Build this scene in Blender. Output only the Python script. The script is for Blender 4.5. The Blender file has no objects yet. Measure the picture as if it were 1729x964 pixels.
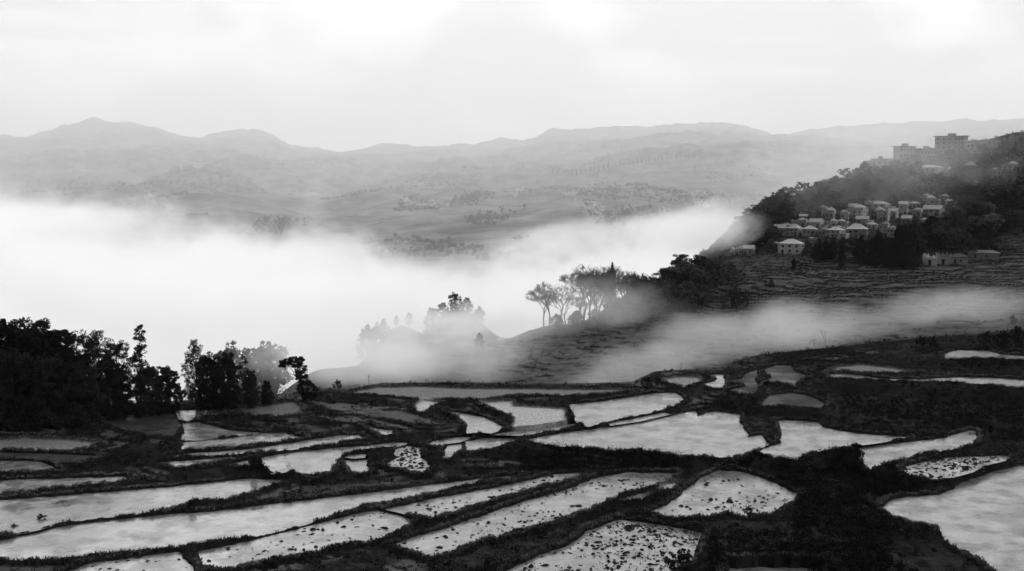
import bpy, bmesh, math, random
import numpy as np
from mathutils import Vector, Matrix

# ------------------------------------------------------------------ camera, world, sun, exposure
S = bpy.context.scene
COL = S.collection
R = math.radians
PITCH, CAMZ, F = R(5.4), 45.0, 1941.0          # F: focal length in pixels of a 1729 px wide frame
cam_d = bpy.data.cameras.new('camera'); cam = bpy.data.objects.new('camera', cam_d); COL.objects.link(cam)
cam.location = (0, 0, CAMZ); cam.rotation_euler = (R(90) - PITCH, 0, 0)
cam_d.sensor_width = 36; cam_d.lens = 36 * F / 1729; cam_d.clip_start = 1; cam_d.clip_end = 60000
S.camera = cam

SUN_EL, SUN_AZ = R(34), R(97)                  # azimuth from +Y towards +X
w = bpy.data.worlds.new("World"); S.world = w; w.use_nodes = True
nt = w.node_tree; nt.nodes.clear()
def N(t, typ, **kw):
    n = t.nodes.new(typ)
    for k, v in kw.items():
        if isinstance(k, str) and hasattr(n, k): setattr(n, k, v)
    return n
def math_n(t, op, a, b=None, c=None, clamp=False):
    n = t.nodes.new('ShaderNodeMath'); n.operation = op; n.use_clamp = clamp
    for i, v in enumerate((a, b, c)):
        if v is None: continue
        if isinstance(v, (int, float)): n.inputs[i].default_value = v
        else: t.links.new(v, n.inputs[i])
    return n.outputs[0]
def smooth(t, v, lo, hi, a=0.0, b=1.0):
    n = t.nodes.new('ShaderNodeMapRange'); n.interpolation_type = 'SMOOTHSTEP'
    t.links.new(v, n.inputs[0]); n.inputs[1].default_value = lo; n.inputs[2].default_value = hi
    n.inputs[3].default_value = a; n.inputs[4].default_value = b
    return n.outputs[0]
def noise_n(t, vec, scale, detail=4, rough=.5, dist=0.0):
    n = t.nodes.new('ShaderNodeTexNoise'); n.inputs['Scale'].default_value = scale
    n.inputs['Detail'].default_value = detail; n.inputs['Roughness'].default_value = rough
    n.inputs['Distortion'].default_value = dist
    if vec is not None: t.links.new(vec, n.inputs['Vector'])
    return n.outputs['Fac']
sky = N(nt, 'ShaderNodeTexSky'); sky.sky_type = 'NISHITA'; sky.sun_disc = False
sky.sun_elevation = SUN_EL; sky.sun_rotation = SUN_AZ
bw = N(nt, 'ShaderNodeRGBToBW'); nt.links.new(sky.outputs[0], bw.inputs[0])
tc = N(nt, 'ShaderNodeTexCoord'); D = tc.outputs['Generated']
sep = N(nt, 'ShaderNodeSeparateXYZ'); nt.links.new(D, sep.inputs[0])
# overcast cloud sheet: brightest in the south above the valley, dull behind the viewer and overhead
dot = N(nt, 'ShaderNodeVectorMath'); dot.operation = 'DOT_PRODUCT'; nt.links.new(D, dot.inputs[0])
lv = Vector((0.05, math.cos(R(30)), math.sin(R(30)))).normalized(); dot.inputs[1].default_value = lv
lobe = smooth(nt, dot.outputs['Value'], .25, 1.0)
mp = N(nt, 'ShaderNodeMapping'); nt.links.new(D, mp.inputs[0]); mp.inputs['Scale'].default_value = (1.0, 1.0, 2.6)
n1 = noise_n(nt, mp.outputs[0], 5.5, 6, .55, .6)
n2 = noise_n(nt, mp.outputs[0], 1.3, 2, .5)
cl = math_n(nt, 'ADD', math_n(nt, 'MULTIPLY', smooth(nt, n1, .40, .62), .26), math_n(nt, 'MULTIPLY', smooth(nt, n2, .35, .65), .10))
low = smooth(nt, sep.outputs['Z'], .0, .07)          # cloud thickens to an even grey at the skyline
cl = math_n(nt, 'MULTIPLY', cl, low)
SKY_BACK, SKY_BASE, SKY_LOBE = .13, .47, .47
front = smooth(nt, sep.outputs['Y'], -.35, .45, SKY_BACK, SKY_BASE)
rad = math_n(nt, 'ADD', front, math_n(nt, 'MULTIPLY', lobe, SKY_LOBE))
high = math_n(nt, 'MULTIPLY', smooth(nt, sep.outputs['Z'], .15, .36), smooth(nt, sep.outputs['Y'], .2, .8))
rad = math_n(nt, 'ADD', rad, math_n(nt, 'MULTIPLY', high, 1.15))
dt2 = N(nt, 'ShaderNodeVectorMath'); dt2.operation = 'DOT_PRODUCT'; nt.links.new(D, dt2.inputs[0])
dt2.inputs[1].default_value = Vector((-.35, .75, .62)).normalized()
rad = math_n(nt, 'ADD', rad, math_n(nt, 'MULTIPLY', smooth(nt, dt2.outputs['Value'], .88, .985), 2.5))
rad = math_n(nt, 'MULTIPLY', rad, math_n(nt, 'ADD', .90, cl))
rad = math_n(nt, 'ADD', math_n(nt, 'MULTIPLY', rad, 10.0), math_n(nt, 'MULTIPLY', bw.outputs[0], .05))
bg = N(nt, 'ShaderNodeBackground'); bg.inputs['Strength'].default_value = .1
nt.links.new(rad, bg.inputs['Color'])
wo = N(nt, 'ShaderNodeOutputWorld'); nt.links.new(bg.outputs[0], wo.inputs['Surface'])

sd = bpy.data.lights.new('sun', 'SUN'); sd.energy = 1.5; sd.angle = R(14); sd.color = (1, .995, .985)
sun = bpy.data.objects.new('sun', sd); COL.objects.link(sun)
to_sun = Vector((math.sin(SUN_AZ) * math.cos(SUN_EL), math.cos(SUN_AZ) * math.cos(SUN_EL), math.sin(SUN_EL)))
sun.rotation_euler = to_sun.to_track_quat('Z', 'Y').to_euler()

S.view_settings.view_transform = 'Standard'; S.view_settings.look = 'None'
S.view_settings.gamma = 1; S.view_settings.use_curve_mapping = False; S.view_settings.exposure = 0.0
cy = S.cycles
cy.max_bounces = 8; cy.diffuse_bounces = 2; cy.glossy_bounces = 3; cy.transmission_bounces = 2
cy.volume_bounces = 5; cy.transparent_max_bounces = 8
cy.volume_step_rate = 1.0; cy.volume_max_steps = 96
cy.use_denoising = True; cy.caustics_reflective = False; cy.caustics_refractive = False
cy.sample_clamp_indirect = 4.0

# ------------------------------------------------------------------ helpers
def W(px, py, z=None, Y=None):
    """point on the sight line of a photo position, at height z or at distance Y"""
    u, v = (px - 864.5) / F, (482 - py) / F
    dy, dz = math.cos(PITCH) + v * math.sin(PITCH), -math.sin(PITCH) + v * math.cos(PITCH)
    t = (z - CAMZ) / dz if z is not None else Y / dy
    return (u * t, dy * t, CAMZ + dz * t)
def tan_dep(py):
    v = (482 - py) / F
    return (math.sin(PITCH) - v * math.cos(PITCH)) / (math.cos(PITCH) + v * math.sin(PITCH))
def zat(py, Y): return CAMZ - Y * tan_dep(py)

def tag(o, label=None, cat=None, group=None, kind=None):
    if label: o['label'] = label
    if cat: o['category'] = cat
    if group: o['group'] = group
    if kind: o['kind'] = kind
    return o
def empty(name, loc=(0, 0, 0), rz=0.0):
    o = bpy.data.objects.new(name, None); COL.objects.link(o); o.location = loc; o.rotation_euler = (0, 0, rz)
    o.empty_display_size = .5
    return o
def mesh_np(name, V, Fc, mat, parent=None, smooth_=False, attrs=None):
    """V (n,3); Fc an (m,k) array or a list of such arrays"""
    V = np.asarray(V, np.float32)
    if not isinstance(Fc, list): Fc = [Fc]
    Fc = [np.asarray(f, np.int32) for f in Fc if len(f)]
    me = bpy.data.meshes.new(name)
    me.vertices.add(len(V)); me.vertices.foreach_set('co', V.ravel())
    loops = np.concatenate([f.ravel() for f in Fc]); tot = np.concatenate([np.full(len(f), f.shape[1], np.int32) for f in Fc])
    me.loops.add(len(loops)); me.loops.foreach_set('vertex_index', loops)
    me.polygons.add(len(tot)); st = np.concatenate([[0], np.cumsum(tot)[:-1]]).astype(np.int32)
    me.polygons.foreach_set('loop_start', st)
    if smooth_: me.polygons.foreach_set('use_smooth', np.ones(len(tot), bool))
    me.update(calc_edges=True)
    if attrs:
        for k, a in attrs.items():
            at = me.attributes.new(k, 'FLOAT', 'POINT'); at.data.foreach_set('value', np.asarray(a, np.float32).ravel())
    me.materials.append(mat)
    o = bpy.data.objects.new(name, me); COL.objects.link(o)
    if parent: o.parent = parent
    return o
def copy_tree(o, parent=None):
    c = o.copy(); COL.objects.link(c); c.parent = parent
    for ch in o.children: copy_tree(ch, c)
    return c

def _hash(ix, iy, seed):
    h = (ix.astype(np.int64) * 374761393 + iy.astype(np.int64) * 668265263 + seed * 2147483647) & 0xffffffff
    h = ((h ^ (h >> 13)) * 1274126177) & 0xffffffff
    return ((h ^ (h >> 16)) & 0xffffff).astype(np.float32) / 0xffffff
def vnoise(x, y, seed=0):
    x0, y0 = np.floor(x), np.floor(y); fx, fy = x - x0, y - y0
    fx = fx * fx * (3 - 2 * fx); fy = fy * fy * (3 - 2 * fy)
    a, b = _hash(x0, y0, seed), _hash(x0 + 1, y0, seed); c, d = _hash(x0, y0 + 1, seed), _hash(x0 + 1, y0 + 1, seed)
    return (a * (1 - fx) + b * fx) * (1 - fy) + (c * (1 - fx) + d * fx) * fy
def fbm(x, y, octv=4, seed=0, gain=.5):
    s, a, t = 0, 1.0, 0
    for i in range(octv):
        s = s + a * vnoise(x * 2 ** i + 17.3 * i, y * 2 ** i + 9.1 * i, seed + i); t += a; a *= gain
    return s / t * 2 - 1
def sstep(x, a, b):
    t = np.clip((x - a) / (b - a), 0, 1); return t * t * (3 - 2 * t)

# ------------------------------------------------------------------ materials (a black-and-white place: every colour is a grey)
def new_mat(name):
    m = bpy.data.materials.new(name); m.use_nodes = True; t = m.node_tree; t.nodes.clear()
    o = t.nodes.new('ShaderNodeOutputMaterial'); b = t.nodes.new('ShaderNodeBsdfPrincipled')
    t.links.new(b.outputs[0], o.inputs['Surface'])
    return m, t, b, o
def grey(t, sock, lo, hi):
    r = t.nodes.new('ShaderNodeMapRange'); t.links.new(sock, r.inputs[0])
    r.inputs[1].default_value = .3; r.inputs[2].default_value = .7; r.inputs[3].default_value = lo; r.inputs[4].default_value = hi
    return r.outputs[0]
def tone(t, sock, lo, hi):
    oi = t.nodes.new('ShaderNodeObjectInfo'); mr = t.nodes.new('ShaderNodeMapRange'); t.links.new(oi.outputs['Random'], mr.inputs[0])
    mr.inputs[3].default_value = lo; mr.inputs[4].default_value = hi
    return math_n(t, 'MULTIPLY', sock, mr.outputs[0])
def varied(name, lo, hi, scale, rough=.9, bump=0.0, bscale=None, spec=.0, coord='Object', detail=5):
    m, t, b, o = new_mat(name)
    tc = t.nodes.new('ShaderNodeTexCoord'); c = tc.outputs[coord]
    n = noise_n(t, c, scale, detail, .6)
    t.links.new(tone(t, grey(t, n, lo, hi), .78, 1.2), b.inputs['Base Color'])
    b.inputs['Roughness'].default_value = rough; b.inputs['Specular IOR Level'].default_value = spec
    if bump:
        n2 = noise_n(t, c, bscale or scale * 3, 4, .6)
        bp = t.nodes.new('ShaderNodeBump'); bp.inputs['Strength'].default_value = 1; bp.inputs['Distance'].default_value = bump
        t.links.new(n2, bp.inputs['Height']); t.links.new(bp.outputs[0], b.inputs['Normal'])
    return m
def soil_mat():
    m, t, b, o = new_mat('terrace_earth')
    tc = t.nodes.new('ShaderNodeTexCoord'); c = tc.outputs['Object']
    n = noise_n(t, c, 1.1, 7, .68); big = noise_n(t, c, .09, 3, .5)
    earth = math_n(t, 'MULTIPLY', grey(t, n, .003, .022), smooth(t, big, .35, .65, .7, 1.25))
    at = t.nodes.new('ShaderNodeAttribute'); at.attribute_name = 'mud'
    n3 = noise_n(t, c, 2.3, 6, .7)
    mud = grey(t, n3, .07, .32)
    mx = t.nodes.new('ShaderNodeMix'); mx.data_type = 'FLOAT'
    t.links.new(at.outputs['Fac'], mx.inputs[0]); t.links.new(earth, mx.inputs[2]); t.links.new(mud, mx.inputs[3])
    t.links.new(mx.outputs[0], b.inputs['Base Color'])
    t.links.new(math_n(t, 'SUBTRACT', .95, math_n(t, 'MULTIPLY', at.outputs['Fac'], smooth(t, n3, .4, .6, .15, .55))), b.inputs['Roughness'])
    t.links.new(math_n(t, 'MULTIPLY', at.outputs['Fac'], .45), b.inputs['Specular IOR Level'])
    bp = t.nodes.new('ShaderNodeBump'); bp.inputs['Distance'].default_value = .22
    t.links.new(n, bp.inputs['Height']); t.links.new(bp.outputs[0], b.inputs['Normal'])
    return m
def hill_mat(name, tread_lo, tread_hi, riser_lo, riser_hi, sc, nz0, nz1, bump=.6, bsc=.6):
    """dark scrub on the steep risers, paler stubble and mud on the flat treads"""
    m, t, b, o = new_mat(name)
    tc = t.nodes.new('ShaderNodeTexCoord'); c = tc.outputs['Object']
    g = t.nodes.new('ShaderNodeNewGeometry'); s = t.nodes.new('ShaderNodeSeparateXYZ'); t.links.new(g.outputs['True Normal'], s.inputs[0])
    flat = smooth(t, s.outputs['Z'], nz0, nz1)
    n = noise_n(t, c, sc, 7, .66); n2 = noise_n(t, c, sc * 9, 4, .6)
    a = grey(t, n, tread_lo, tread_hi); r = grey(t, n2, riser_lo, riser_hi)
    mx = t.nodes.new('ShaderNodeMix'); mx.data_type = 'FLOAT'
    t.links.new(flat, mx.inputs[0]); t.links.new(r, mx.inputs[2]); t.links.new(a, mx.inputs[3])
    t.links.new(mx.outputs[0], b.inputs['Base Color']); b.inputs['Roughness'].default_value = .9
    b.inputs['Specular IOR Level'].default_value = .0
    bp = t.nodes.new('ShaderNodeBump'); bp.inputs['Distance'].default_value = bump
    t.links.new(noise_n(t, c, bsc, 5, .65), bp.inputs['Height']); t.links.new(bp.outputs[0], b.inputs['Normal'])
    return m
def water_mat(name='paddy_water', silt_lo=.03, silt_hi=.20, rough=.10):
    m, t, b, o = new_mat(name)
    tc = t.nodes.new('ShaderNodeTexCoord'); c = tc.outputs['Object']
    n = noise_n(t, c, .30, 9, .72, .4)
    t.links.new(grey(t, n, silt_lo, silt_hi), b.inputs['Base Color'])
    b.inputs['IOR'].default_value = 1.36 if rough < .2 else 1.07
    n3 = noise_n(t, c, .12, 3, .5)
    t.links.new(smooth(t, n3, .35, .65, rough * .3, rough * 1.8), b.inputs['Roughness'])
    mp = t.nodes.new('ShaderNodeMapping'); t.links.new(c, mp.inputs[0]); mp.inputs['Rotation'].default_value = (0, 0, .5)
    mp.inputs['Scale'].default_value = (1, 2.6, 1)
    r = noise_n(t, mp.outputs[0], 1.6, 5, .62)
    bp = t.nodes.new('ShaderNodeBump'); bp.inputs['Distance'].default_value = .075
    t.links.new(smooth(t, noise_n(t, c, .22, 4, .6), .40, .62, .15, 1.0), bp.inputs['Strength'])
    t.links.new(r, bp.inputs['Height']); t.links.new(bp.outputs[0], b.inputs['Normal'])
    return m
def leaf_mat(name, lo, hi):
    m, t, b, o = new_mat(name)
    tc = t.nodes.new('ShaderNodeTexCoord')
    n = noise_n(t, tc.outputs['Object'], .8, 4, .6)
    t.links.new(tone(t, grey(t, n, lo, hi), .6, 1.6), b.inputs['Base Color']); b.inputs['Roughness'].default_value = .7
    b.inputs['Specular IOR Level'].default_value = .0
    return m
M = dict(
    soil=soil_mat(),
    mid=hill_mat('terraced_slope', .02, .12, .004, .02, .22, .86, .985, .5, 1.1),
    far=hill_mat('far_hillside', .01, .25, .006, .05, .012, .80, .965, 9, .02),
    water=water_mat(), dim=water_mat('muddy_water_painted_dark', .015, .045, .45),  # dim: rough muddy water, dark tree reflections put into the base colour
    clod=varied('wet_clod', .008, .03, 4, .8),
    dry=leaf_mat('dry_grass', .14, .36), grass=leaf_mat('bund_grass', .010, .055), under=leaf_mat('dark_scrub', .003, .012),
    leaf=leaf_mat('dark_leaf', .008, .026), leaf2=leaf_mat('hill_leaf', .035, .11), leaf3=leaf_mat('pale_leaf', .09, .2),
    bark=varied('bark', .01, .03, 3, .9), twig=varied('twig', .012, .035, 3, .9),
    wall=varied('mud_brick_wall', .28, .44, .9, .9, .03, 6), wallw=varied('limewashed_wall', .6, .8, .7, .9, .02, 5),
    concrete=varied('rendered_concrete', .22, .36, .5, .9, .02, 5),
    thatch=varied('grey_thatch', .26, .48, 2.2, .95, .08, 9), roofslab=varied('roof_slab', .10, .2, 1.2, .9),
    pane=varied('dark_window', .010, .025, 2, .35, spec=.4), frame=varied('window_frame', .08, .14, 3, .8),
    wood=varied('weathered_wood', .05, .11, 6, .85),
)

# ------------------------------------------------------------------ the foreground paddies, traced outlines (photo px) with their level
K = .55
PAD = [  # level, type (w water, c water with clods, C many clods, m wet mud field, d dull muddy water with dark reflections painted into its colour), outline
 (-3.4,'c',[(95,975),(150,952),(250,938),(300,932),(318,950),(325,975)]),
 (-3.0,'w',[(-60,925),(0,912),(60,901),(90,892),(206,877),(300,868),(406,859),(539,842),(699,824),(760,815),(830,807),(885,803),(859,808),(796,819),(734,831),(652,850),(616,855),(513,885),(433,905),(310,923),(118,944),(30,947),(-60,947)]),
 (-3.3,'c',[(335,932),(433,912),(520,890),(600,868),(635,862),(665,868),(695,878),(688,890),(640,912),(600,920),(560,925),(520,935),(480,944),(430,952),(385,960),(350,957),(343,942)]),
 (-2.7,'c',[(655,860),(700,850),(760,838),(860,818),(940,802),(985,799),(975,808),(950,812),(900,826),(830,845),(760,868),(725,878),(700,870)]),
 (-2.9,'c',[(662,921),(765,887),(859,857),(946,829),(1015,806),(1062,798),(1140,800),(1118,817),(1084,829),(1060,832),(1015,847),(984,864),(921,886),(884,895),(840,909),(815,909),(762,932),(724,940)]),
 (-3.8,'C',[(850,975),(865,962),(906,940),(968,917),(993,895),(1046,878),(1109,886),(1156,895),(1187,903),(1173,941),(1130,975)]),
 (-2.8,'m',[(1052,849),(1075,838),(1102,834),(1080,846)]),
 (-2.7,'m',[(1111,830),(1130,819),(1144,817),(1130,828)]),
 (-2.4,'c',[(1100,866),(1125,854),(1155,832),(1184,808),(1216,795),(1249,797),(1282,806),(1311,819),(1342,834),(1336,845),(1318,857),(1296,870),(1264,874),(1227,868),(1184,874),(1136,873)]),
 (-3.2,'w',[(1484,859),(1500,846),(1529,839),(1591,834),(1609,825),(1627,812),(1667,801),(1729,785),(1900,750),(1960,1010),(1700,980),(1667,952),(1627,930),(1593,915),(1584,890),(1547,883),(1511,874)]),
 (-4.5,'w',[(1225,972),(1235,961),(1282,957),(1355,958),(1387,963),(1400,972)]),
 (-2.0,'w',[(-60,815),(0,813),(30,810),(118,808),(206,805),(221,808),(212,813),(118,824),(30,833),(0,836),(-60,838)]),
 (-2.4,'w',[(-60,850),(0,845),(88,838),(206,829),(324,818),(420,808),(460,809),(489,812),(433,830),(380,844),(327,847),(313,852),(265,863),(177,873),(97,883),(59,895),(0,905),(-60,915)]),
 (-1.6,'w',[(-60,779),(0,779),(44,779),(77,782),(106,796),(59,798),(0,797),(-60,797)]),
 (-1.3,'d',[(-60,764),(0,764),(118,768),(165,771),(141,783),(112,783),(77,776),(0,773),(-60,773)]),
 (-0.9,'m',[(-60,746),(0,745),(44,742),(118,743),(159,751),(150,757),(118,762),(30,759),(0,760),(-60,760)]),
 (-0.4,'w',[(-20,730),(0,729),(59,727),(85,724),(103,730),(97,734),(59,733),(0,733)]),
 (0.0,'d',[(178,706),(206,700),(292,695),(300,706),(304,722),(292,740),(262,738),(220,730),(182,716)]),
 (0.6,'w',[(298,693),(347,692),(399,690),(387,696),(355,702),(332,705),(318,711),(306,708)]),
 (0.3,'w',[(312,715),(332,714),(355,718),(390,727),(439,731),(384,738),(332,743),(303,744),(311,730)]),
 (0.1,'w',[(312,747),(376,741),(445,732),(480,731),(514,740),(462,748),(390,756),(308,761)]),
 (-.1,'w',[(289,771),(318,766),(410,760),(462,753),(520,744),(572,735),(604,735),(613,741),(549,751),(491,759),(462,761),(410,766),(347,769)]),
 (1.0,'w',[(607,718),(619,717),(636,724),(659,727),(660,734),(650,735),(633,727)]),
 (-.6,'w',[(263,782),(332,777),(390,772),(416,773),(376,780),(332,789),(298,792),(277,786)]),
 (-.9,'w',[(379,785),(419,777),(424,790),(405,789)]),
 (-.8,'w',[(439,773),(506,763),(578,756),(665,747),(691,748),(659,756),(607,763),(575,770),(564,782),(558,799),(517,806),(500,798),(462,799),(445,787)]),
 (-1.2,'w',[(581,777),(598,775),(616,776),(620,798),(595,799),(587,785)]),
 (-.6,'w',[(584,772),(604,766),(621,767),(613,772),(598,773)]),
 (-1.3,'C',[(665,759),(681,752),(709,756),(712,774),(721,787),(713,798),(687,795),(659,790),(646,787),(668,774)]),
 (-.4,'w',[(726,752),(734,745),(765,740),(802,737),(774,746),(749,749),(743,754)]),
 (-.9,'w',[(759,751),(777,749),(779,763),(756,776),(748,774),(751,762)]),
 (-.7,'w',[(788,746),(815,741),(884,737),(862,748),(827,760),(788,768),(790,757)]),
 (.3,'w',[(824,734),(906,722),(978,715),(974,722),(921,731),(890,735),(859,734)]),
 (1.6,'m',[(813,681),(859,679),(865,687),(949,692),(952,710),(906,720),(868,721),(871,707),(840,693)]),
 (.9,'w',[(746,692),(787,699),(828,709),(843,718),(856,722),(828,731),(809,729),(790,731),(792,718),(778,706)]),
 (2.2,'m',[(701,687),(715,676),(740,681),(724,690),(709,696)]),
 (3.0,'m',[(592,664),(636,655),(702,654),(765,657),(1071,660),(1015,666),(952,668),(859,668),(812,672),(765,675),(705,673),(636,666)]),
 (2.0,'w',[(962,684),(1046,673),(1109,664),(1140,663),(1152,674),(1137,688),(1099,696),(1031,709),(993,720),(977,713),(971,699)]),
 (1.4,'w',[(1021,715),(1077,706),(1124,696),(1131,699),(1077,711),(1031,718)]),
 (.9,'w',[(893,743),(952,731),(1031,721),(1109,707),(1152,697),(1174,694),(1178,702),(1193,697),(1207,695),(1250,701),(1245,712),(1258,727),(1262,738),(1286,735),(1298,751),(1267,762),(1243,770),(1231,772),(1174,771),(1135,768),(1112,762),(1040,762),(952,756),(906,748)]),
 (.9,'w',[(1310,710),(1326,709),(1376,713),(1391,722),(1445,732),(1534,738),(1482,747),(1445,752),(1405,760),(1367,765),(1343,777),(1322,775),(1281,763),(1300,756),(1317,748),(1324,731)]),
 (0.0,'w',[(1452,757),(1519,748),(1594,740),(1639,726),(1648,727),(1646,752),(1619,757),(1569,765),(1499,780),(1465,794),(1456,779)]),
 (-1.0,'C',[(1522,791),(1557,780),(1606,773),(1656,772),(1706,769),(1694,777),(1656,786),(1639,796),(1584,812),(1536,803)]),
 (8.0,'w',[(1594,598),(1619,591),(1669,592),(1694,599),(1729,601),(1900,604),(1900,616),(1729,608),(1644,605),(1601,607)]),
 (6.8,'w',[(1395,631),(1432,632),(1494,640),(1557,641),(1619,637),(1669,638),(1729,642),(1900,648),(1900,668),(1729,656),(1669,651),(1619,646),(1544,645),(1494,643),(1407,638)]),
 (7.2,'m',[(1397,628),(1420,620),(1452,617),(1507,623),(1549,630),(1519,631),(1470,630),(1420,626)]),
 (3.6,'w',[(1188,648),(1205,646),(1212,639),(1195,633),(1221,632),(1224,648),(1219,658),(1197,655)]),
 (3.4,'m',[(1114,643),(1143,638),(1178,639),(1181,645),(1155,655),(1131,647)]),
 (4.0,'d',[(1226,643),(1250,639),(1269,625),(1281,623),(1276,641),(1280,651),(1274,665),(1248,665),(1226,659),(1262,652),(1243,647)]),
 (4.8,'d',[(1288,624),(1310,617),(1334,617),(1341,627),(1369,636),(1348,641),(1341,652),(1314,647),(1285,646),(1305,636)]),
 (3.4,'d',[(1286,679),(1302,667),(1338,663),(1369,670),(1384,677),(1388,684),(1381,691),(1338,688),(1288,686)]),
 (6.4,'d',[(1362,607),(1403,603),(1428,603),(1405,609)]),
 (7.0,'d',[(1450,595),(1477,592),(1472,599)]),
 (1.7,'m',[(399,697),(440,688),(491,680),(509,690),(500,701),(455,704)]),
]
LANDPTS = [(2.1,[(520,676),(560,680),(640,690),(690,700),(738,716),(700,713),(640,702),(560,690)],.22),
           (1.3,[(530,700),(600,706),(650,713),(688,722),(660,720),(600,713)],.20),
           (1.2,[(420,712),(520,716),(570,728),(520,728),(440,720)],.10),
           (-2.6,[(430,838),(520,820),(640,815),(760,808),(700,818),(600,828),(500,840)],.10),
           (-3.2,[(600,950),(700,945),(860,915),(1000,880),(1060,860),(960,900),(840,950),(700,975)],.04),
           (-2.4,[(1150,885),(1290,885),(1400,900),(1380,940),(1250,945),(1160,930)],.03),
           (-1.8,[(1350,800),(1430,800),(1470,900),(1500,960),(1400,960),(1360,860)],.0),
           (2.6,[(1420,670),(1600,680),(1800,690),(1800,715),(1600,705),(1450,700)],.0)]
POLY = []                                       # (level z, type, world outline, mud value)
for lv_, ty, pts in PAD:
    z = lv_ * K; POLY.append((z, ty, np.array([W(x, y, z)[:2] for x, y in pts]), {3.0: .42, 1.7: .3, -.9: .7, 7.2: .4, 3.4: .6}.get(lv_, 1.0) if ty == 'm' else 0.0))
for lv_, pts, mv in LANDPTS:
    z = lv_ * K; POLY.append((z, 'l', np.array([W(x, y, z)[:2] for x, y in pts]), mv))

def signed_dist(x, y, P):
    """negative inside"""
    d2 = np.full(x.shape, 1e12, np.float32); ins = np.zeros(x.shape, bool); n = len(P)
    for i in range(n):
        ax, ay = P[i]; bx, by = P[(i + 1) % n]; ex, ey = bx - ax, by - ay
        t = np.clip(((x - ax) * ex + (y - ay) * ey) / (ex * ex + ey * ey + 1e-9), 0, 1)
        d2 = np.minimum(d2, (x - ax - t * ex) ** 2 + (y - ay - t * ey) ** 2)
        if ay != by:
            c = ((ay > y) != (by > y)) & (x < (bx - ax) * (y - ay) / (by - ay) + ax); ins ^= c
    d = np.sqrt(d2); return np.where(ins, -d, d)

EDGE_PX = [-500,-100,0,150,300,400,480,530,560,590,640,700,1071,1085,1110,1220,1262,1290,1420,1560,1729,1900,2300]
EDGE_PY = [705,700,698,692,686,684,672,664,661,661,652,651,654,645,632,627,606,600,587,572,560,552,540]
EDGE_Z =  [.1,.1,.1,.2,.35,.5,.8,1.1,1.2,1.3,1.7,1.75,1.75,1.9,2.0,2.2,2.7,3.2,4.0,4.4,4.7,5.0,5.5]
EDGE_Y = [(CAMZ - z) / tan_dep(py) for z, py in zip(EDGE_Z, EDGE_PY)]

# middle distance: height table over (photo column, distance)
MID_C = [-700,-200, 0, 250, 400, 550, 650, 800, 950, 1100, 1250, 1320, 1400, 1475, 1550, 1640, 1729, 2000, 2500]
MID_Y = [200, 260, 300, 340, 370, 400, 430, 470, 520, 580, 640, 720, 850]
_t = {
 -700: [0,-12,-30,-45,-55,-62,-70,-80,-90,-100,-110,-120,-130],
 -200: [0,-12,-30,-45,-55,-62,-70,-80,-90,-100,-110,-120,-130],
 0:    [0,-10,-26,-40,-50,-58,-66,-76,-88,-100,-110,-120,-130],
 250:  [0,-8,-20,-32,-42,-52,-60,-72,-86,-100,-110,-120,-130],
 400:  [0,-6,-15,-24,-32,-42,-54,-68,-84,-100,-110,-120,-130],
 550:  [0,-5,-12,-15,-17,-22,-30,-50,-70,-90,-105,-120,-130],
 650:  [0,-5,-12,-12.5,-14,-21,-27,-42,-62,-85,-100,-115,-130],
 800:  [0,-4,-11,-10.3,-9.5,-14,-22,-36,-54,-80,-100,-112,-128],
 950:  [0,-4,-10,-8,-6.0,-6.5,-11,-26,-46,-75,-95,-108,-125],
 1100: [1,-2,-9,-6,-3,1,4,3,-10,-36,-60,-85,-110],
 1250: [2,0,-7,-4.5,-1,3.5,8.5,17,23,14,-8,-45,-95],
 1320: [2.5,.5,-5,-3,0,4.5,10,22,35,26,4,-30,-90],
 1400: [3,1,-3,-2,.5,5.5,12,26,44,40,18,-20,-80],
 1475: [3.5,3,-.5,-1,1,6,12.2,25.5,45,52,36,0,-50],
 1550: [4,4.6,2,-.5,1.5,6.5,12.5,25,42,57,60,45,0],
 1640: [4,4.8,2.8,0,1.8,6.8,13.2,26,43,57,65,62,20],
 1729: [4,4.8,3.5,.5,2,7,14,27,44,58,70,68,30],
 2000: [4,5,4,1.5,3,9,17,32,50,66,82,88,80],
 2500: [4,5,4,2,4,11,20,36,56,76,95,108,110]}
MID_T = np.array([_t[c] for c in MID_C], np.float32)
FAR_Y = [850, 1150, 1600, 2200, 3000, 4000, 5400, 7000, 8600]
SKYP = ([-700,-300,0,60,110,165,230,290,330,365,400,440,465,490,520,570,600,640,700,760,800,850,880,905,930,980,1030,1080,1120,1180,1230,1265,1300,1330,1360,1450,1500,1540,1580,1640,1680,1729,1900,2500],
        [250,225,236,238,224,210,217,231,243,237,229,230,236,252,252,262,258,250,252,250,251,245,247,240,229,224,226,225,218,214,214,223,237,237,228,222,217,210,214,208,211,206,215,240])
FAR_PY = {   # photo row reached at each distance, by column
 -700: [560,520,470,430,380,330,280], 0: [560,520,460,415,365,315,268], 270: [560,500,440,375,350,310,265],
 400: [560,500,430,372,358,315,268], 520: [560,500,450,410,370,325,285], 650: [555,490,440,400,352,318,285],
 800: [550,480,430,385,345,315,280], 1000: [540,470,420,378,340,300,262], 1150: [540,470,415,375,330,264,245],
 1300: [540,470,420,380,335,276,256], 1729: [540,480,430,380,330,290,250], 2500: [540,480,430,380,330,290,260]}
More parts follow.
